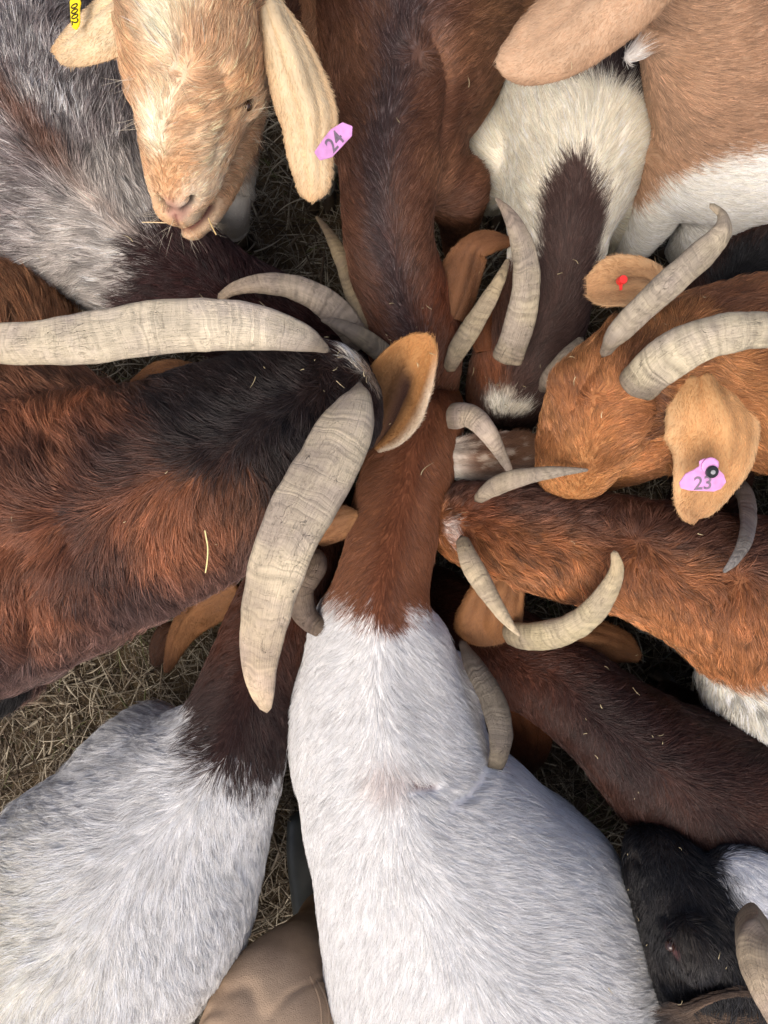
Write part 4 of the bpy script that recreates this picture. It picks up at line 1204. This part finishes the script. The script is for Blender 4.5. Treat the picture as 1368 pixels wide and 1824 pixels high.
# ================================================================== eyes
def eye(parent, px, py, r, col, sink=0.6):
    c = SURF[parent.name](px, py); c = c + norm(c - np.array([0, 0, CAM_H])) * r * sink
    v, f = ellipsoid(c, (r, r, r))
    return mesh_obj('eye', v, f, mat_plain('eye_gloss', col, 0.08, 0.6, 0.2, 200), parent)
eye(ag, 441, 189, .0055, rgb(54, 36, 20), 0.95)
eye(ng, 1194, 1684, .0075, rgb(50, 30, 24))

# ================================================================== ear tags
def text_mesh(name, body, size, mat, parent, M):
    cu = bpy.data.curves.new('txt', 'FONT')
    cu.body = body; cu.size = size; cu.align_x = 'CENTER'; cu.align_y = 'CENTER'; cu.extrude = 0.00015
    cu.offset = size * 0.012
    o = link(bpy.data.objects.new('txt', cu))
    dg = bpy.context.evaluated_depsgraph_get()
    me = bpy.data.meshes.new_from_object(o.evaluated_get(dg), depsgraph=dg)
    bpy.data.objects.remove(o); bpy.data.curves.remove(cu)
    me.transform(M)
    me.materials.append(mat)
    return link(bpy.data.objects.new(name, me), parent)

def frame_mat(pos, xdir, normal):
    x = Vector(xdir).normalized(); n = Vector(normal)
    n = (n - x * n.dot(x)).normalized()
    y = n.cross(x)
    M = Matrix((x, y, n)).transposed().to_4x4()
    M.translation = Vector(pos)
    return M

def plate(name, outline, thick, mat, parent, M, bevel=0.0006):
    bm = bmesh.new()
    vs = [bm.verts.new((a, b, 0)) for a, b in outline]
    f = bm.faces.new(vs)
    r = bmesh.ops.extrude_face_region(bm, geom=[f])
    bmesh.ops.translate(bm, verts=[q for q in r['geom'] if isinstance(q, bmesh.types.BMVert)], vec=(0, 0, thick))
    bmesh.ops.recalc_face_normals(bm, faces=bm.faces)
    bmesh.ops.bevel(bm, geom=list(bm.edges), offset=bevel, segments=2, affect='EDGES')
    me = bpy.data.meshes.new(name); bm.to_mesh(me); bm.free()
    me.transform(M)
    me.materials.append(mat)
    return link(bpy.data.objects.new(name, me), parent)

def disc(name, r, z0, z1, mat, parent, M, K=24, taper=0.85):
    V, F = [], []
    for z, rr in ((z0, r), (z1 * 0.8 + z0 * 0.2, r), (z1, r * taper)):
        for j in range(K):
            a = 2 * math.pi * j / K
            V.append((rr * math.cos(a), rr * math.sin(a), z))
    for i in range(2):
        for j in range(K):
            a, b = i * K + j, i * K + (j + 1) % K
            F.append((a, b, b + K, a + K))
    F.append(tuple(range(K - 1, -1, -1))); F.append(tuple(2 * K + j for j in range(K)))
    o = mesh_obj(name, V, F, mat, parent, False)
    o.data.transform(M)
    return o

M_PINK = mat_plain('tag_pink', rgb(206, 146, 196), 0.45, 0.4, 0.22, 70)
M_YEL = mat_plain('tag_yellow', rgb(250, 222, 30), 0.4, 0.45, 0.06, 120)
M_RED = mat_plain('tag_red', rgb(224, 52, 48), 0.35, 0.5, 0.05, 120)
M_INK = mat_plain('tag_ink', rgb(120, 104, 118), 0.6, 0.3, 0.2, 300)
M_INKB = mat_plain('tag_ink_black', rgb(60, 52, 20), 0.6, 0.3, 0.2, 300)
M_STUD = mat_plain('stud_black', rgb(26, 26, 28), 0.3, 0.5, 0.2, 90)
M_METAL = mat_plain('stud_metal', rgb(150, 150, 152), 0.3, 0.6, 0.2, 90)

# 23, on the orange-brown goat
z = .806
p0 = P(1250, 853, z); sc_ = mpp(z)
M = frame_mat(p0, (1, 0.06, 0.0), (-0.1, -0.25, 1))
out = [(-41, -4), (-30, 12), (-16, 18), (-6, 24), (-7, 33), (2, 37), (20, 37), (28, 30), (26, 18), (38, 6), (43, -8), (34, -20), (22, -24), (-24, -19), (-38, -14)]
t23 = plate('ear_tag', [(a * sc_, b * sc_) for a, b in out][::-1], 0.0022, M_PINK, fg, M)
tag(t23, 'pink ear tag numbered 23')
text_mesh('tag_number', '23', 34 * sc_, M_INK, t23, M @ Matrix.Translation((1 * sc_, -8 * sc_, 0.0026)))
disc('tag_neck', 15 * sc_, 0.002, 0.006, M_PINK, t23, M @ Matrix.Translation((11 * sc_, 24 * sc_, 0)))
disc('tag_stud', 11 * sc_, 0.005, 0.010, M_STUD, t23, M @ Matrix.Translation((13 * sc_, 14 * sc_, 0)))
disc('stud_tip', 4 * sc_, 0.010, 0.0115, M_METAL, t23, M @ Matrix.Translation((13 * sc_, 14 * sc_, 0)))
# 24, on the tan goat
z = .905
p0 = P(596, 252, z); sc_ = mpp(z)
M = frame_mat(p0, (0.62, 0.78, -0.1), (0.35, -0.2, 1))
out = [(-42, 14), (-45, -2), (-24, -14), (30, -16), (43, -6), (34, 11), (8, 18), (-14, 17)]
t24 = plate('ear_tag', [(a * sc_, b * sc_) for a, b in out][::-1], 0.0022, M_PINK, ag, M)
tag(t24, 'pink ear tag numbered 24')
text_mesh('tag_number', '24', 34 * sc_, M_INK, t24, M @ Matrix.Translation((-2 * sc_, -1 * sc_, 0.0026)))
# 0002, yellow
z = .958
p0 = P(136, 26, z); sc_ = mpp(z)
M = frame_mat(p0, (0.10, -1, 0.15), (-0.35, 0.1, 1))
out = [(-34, -6), (-28, -11), (18, -10), (26, -7), (32, -1), (28, 5), (20, 9), (-8, 10), (-18, 13), (-28, 9), (-34, 6)]
t02 = plate('ear_tag', [(a * sc_, b * sc_) for a, b in out][::-1], 0.0022, M_YEL, ag, M)
tag(t02, 'yellow ear tag numbered 0002')
text_mesh('tag_number', '0002', 21 * sc_, M_INKB, t02, M @ Matrix.Translation((2 * sc_, -1 * sc_, 0.0026)))
# red clip
z = .815
p0 = P(1106, 500, z); sc_ = mpp(z)
M = frame_mat(p0, (0.9, 0.4, 0.0), (0.0, -0.15, 1))
rc = disc('ear_tag', 8 * sc_, -0.002, 0.009, M_RED, fg, M, 20, 0.9)
tag(rc, 'small red plastic ear clip')
plate('clip_tail', [(a * sc_, b * sc_) for a, b in [(-6, -4), (0, -6), (-4, -16), (-9, -15)]], 0.002, M_RED, rc, M)

# ================================================================== person (knee and boot of the photographer)
M_KHAKI, ntk, bk, Lk = new_mat('khaki_canvas')
tck = N(ntk, 'ShaderNodeTexCoord')
wv = N(ntk, 'ShaderNodeTexNoise'); wv.inputs['Scale'].default_value = 14; wv.inputs['Detail'].default_value = 5
Lk(tck.outputs['Object'], wv.inputs['Vector'])
crk = N(ntk, 'ShaderNodeValToRGB')
crk.color_ramp.elements[0].position = 0.32; crk.color_ramp.elements[0].color = (*rgb(162, 138, 116), 1)
crk.color_ramp.elements[1].position = 0.68; crk.color_ramp.elements[1].color = (*rgb(186, 160, 134), 1)
Lk(wv.outputs['Fac'], crk.inputs[0]); Lk(crk.outputs[0], bk.inputs['Base Color'])
w1 = N(ntk, 'ShaderNodeTexNoise'); w1.inputs['Scale'].default_value = 700
w2 = N(ntk, 'ShaderNodeTexNoise'); w2.inputs['Scale'].default_value = 90; w2.inputs['Detail'].default_value = 5
Lk(tck.outputs['Object'], w1.inputs['Vector']); Lk(tck.outputs['Object'], w2.inputs['Vector'])
wa = N(ntk, 'ShaderNodeMath', operation='ADD'); Lk(w1.outputs['Fac'], wa.inputs[0]); Lk(w2.outputs['Fac'], wa.inputs[1])
bpk = N(ntk, 'ShaderNodeBump'); bpk.inputs['Strength'].default_value = 0.6; bpk.inputs['Distance'].default_value = 0.002
Lk(wa.outputs[0], bpk.inputs['Height']); Lk(bpk.outputs[0], bk.inputs['Normal'])
bk.inputs['Roughness'].default_value = 1.0; bk.inputs['Specular IOR Level'].default_value = 0.0

per = link(bpy.data.objects.new('person', None))
tag(per, 'person in khaki trousers and dark boot, bent knee between the two white goats', 'person')
tp = [tube(*stations([(575, 1640, .30, 46, .06), (562, 1672, .42, 54, .06), (545, 1704, .52, 70, .065), (524, 1746, .61, 98, .07), (505, 1800, .67, 130, .08), (490, 1880, .71, 154, .09), (470, 2020, .74, 176, .11), (450, 2160, .74, 180, .12)])[:3])]
tm = remesh(tp, 0.006, 6)
tm.name = 'trousers'
v, vn = get_vn(tm)
fold = (fbm(v, 9, 5, 2) - 0.5) * 0.014 - np.exp(-(np.abs(fbm(v * np.array([1.0, 1.9, 1.0]), 9, 15, 2) - 0.5) / 0.03) ** 2) * 0.005
v = v + vn * fold[:, None]
tm.vertices.foreach_set('co', v.ravel()); tm.update()
tm.polygons.foreach_set('use_smooth', [True] * len(tm.polygons))
tm.materials.append(M_KHAKI)
trs = link(bpy.data.objects.new('trousers', tm), per)
tbvh = BVHTree.FromPolygons([tuple(q) for q in v], [tuple(p_.vertices) for p_ in tm.polygons])
def seam(pxs):
    o_ = Vector((0, 0, CAM_H)); c = []
    for px, py in catmull(pxs, 24)[0]:
        hit = tbvh.ray_cast(o_, (Vector(P(px, py, 0.2)) - o_).normalized())
        if hit[0] is not None:
            c.append(np.array(hit[0][:]) + np.array(hit[1][:]) * 0.0006)
    if len(c) > 3:
        c = np.array(c); k = len(c)
        V_, F_ = tube(c, np.full(k, 0.0017), np.full(k, 0.0011), 8)
        mesh_obj('seam', V_, F_, M_KHAKI, trs)
seam([(552, 1740), (566, 1772), (572, 1804), (572, 1850)])
seam([(562, 1744), (578, 1774), (585, 1804), (585, 1850)])
M_BOOT = mat_plain('boot_leather', rgb(58, 60, 58), 0.45, 0.5, 0.25, 30, 0.3)
M_BOOTB = mat_plain('boot_tan', rgb(120, 82, 54), 0.6, 0.4, 0.2, 30, 0.3)
bt = remesh([tube(*stations([(545, 1462, .07, 34, .032), (552, 1510, .09, 42, .042), (560, 1570, .11, 44, .052), (566, 1630, .14, 42, .065), (570, 1680, .16, 40, .075)])[:3], 20, 2.6)], 0.006, 4)
bt.name = 'boot'; bt.polygons.foreach_set('use_smooth', [True] * len(bt.polygons)); bt.materials.append(M_BOOT)
boot = link(bpy.data.objects.new('boot', bt), per)
V, F = tube(*stations([(575, 1665, .13, 40, .05), (578, 1668, .22, 44, .05), (580, 1676, .31, 46, .05)])[:3], 18)
mesh_obj('boot_shaft', V, F, M_BOOTB, boot)

# ================================================================== straws and chaff
def straw(label, pts, r, col, parent=None, name='straw'):
    rows = [[*P(*q)] for q in pts]
    c, _ = catmull(rows, 14)
    n = len(c); w = np.full(n, r)
    V, F = tube(c, w, w * 0.5, 8)
    o = mesh_obj(name, V, F, None, parent)
    set_col(o.data, const(col, len(V)))
    o.data.materials.append(M_STRAW)
    if parent is None:
        tag(o, label, 'straw')
    return o
straw('pale yellow straw lying on the shoulder of the big brown buck', [(365, 945, .872), (370, 975, .865), (369, 1000, .86), (366, 1020, .85)], .0009, rgb(214, 200, 140))
straw('short straw poking out of the left of the tan goat\'s mouth', [(253, 396, .81), (275, 396, .805), (298, 397, .80)], .0007, rgb(226, 202, 160))
straw('short straw poking out of the right of the tan goat\'s mouth', [(371, 388, .79), (377, 402, .78), (385, 418, .77)], .0009, rgb(214, 184, 130))

def whiskers(g, spots, n_each, Lw, col):
    body = [c_ for c_ in g.children if c_.name.startswith('body')][0]
    pts_, dirs = [], []
    for px, py, dx, dy in spots:
        for _ in range(n_each):
            q = SURF[g.name](px + random.gauss(0, 7), py + random.gauss(0, 7))
            pts_.append(q); dirs.append([dx + random.gauss(0, .3), dy + random.gauss(0, .3), random.gauss(0, .3)])
    k = len(pts_)
    d = norm(np.array(dirs))
    n = norm(np.cross(np.cross(d, np.array([0, 0, 1.0])), d))
    strands('whiskers', np.array(pts_), d, n, RNG.uniform(.5, 1.1, k) * Lw, const(col, k), RNG.uniform(-.2, .3, k), RNG.uniform(.00010, .00018, k), body)
whiskers(ag, [(285, 385, -1, -.3), (300, 405, -.5, -1), (335, 420, .1, -1), (370, 395, .8, -.6), (232, 150, -1, -.4), (250, 210, -1, -.2), (462, 200, 1, -.3), (450, 240, 1, -.5)], 7, .035, rgb(236, 224, 200))

bpy.context.view_layer.update()
def chaff():
    """bits of hay caught in the coats: dropped straight down onto whatever lies below"""
    dg = bpy.context.evaluated_depsgraph_get()
    spots = [(590, 625, 22, 10), (560, 660, 60, 16), (960, 640, 40, 14), (760, 560, 60, 8), (1150, 560, 60, 8), (1180, 1300, 110, 12), (1210, 1690, 60, 14), (860, 470, 300, 14), (350, 780, 200, 16), (980, 1000, 200, 10), (250, 500, 90, 5), (1150, 760, 200, 6)]
    roots, ds, cs = [], [], []
    for px, py, sp, k in spots:
        for _ in range(k):
            q = P(random.gauss(px, sp), random.gauss(py, sp), .7)
            hit, loc, nor, *_r = scene.ray_cast(dg, Vector((q[0], q[1], 1.5)), Vector((0, 0, -1)))
            if not hit: continue
            a = random.uniform(0, 6.28)
            d = Vector((math.cos(a), math.sin(a), random.uniform(-.1, .3)))
            d = (d - nor * d.dot(nor) * 0.9).normalized()
            roots.append(loc + nor * 0.007); ds.append(d); cs.append(rgb(200, 184, 144) * random.uniform(.7, 1.2))
    k = len(roots)
    r = np.array([list(x) for x in roots]); d = np.array([list(x) for x in ds])
    n = np.tile(np.array([0, 0, 1.0]), (k, 1))
    o = strands('chaff', r, d, n, RNG.gamma(2, .0025, k) + .0015, np.array(cs), RNG.uniform(-.2, .5, k), RNG.uniform(.0002, .0006, k), None, pts=4, mat=M_STRAW, wig=0.5)
    tag(o, 'tiny bits of pale hay caught in the goats\' coats', 'chaff', kind='stuff')
chaff()

# each goat's empty stands on the ground under it
for o in list(scene.objects):
    if o.type == 'EMPTY' and o.children:
        bd = [c_ for c_ in o.children if c_.type == 'MESH' and c_.name.split('.')[0] in ('body', 'trousers')][0]
        bb = [Vector(q) for q in bd.bound_box]
        ctr = sum(bb, Vector()) / 8
        off = Vector((ctr.x, ctr.y, 0.0))
        o.location = off
        for c_ in o.children:
            c_.location = c_.location - off
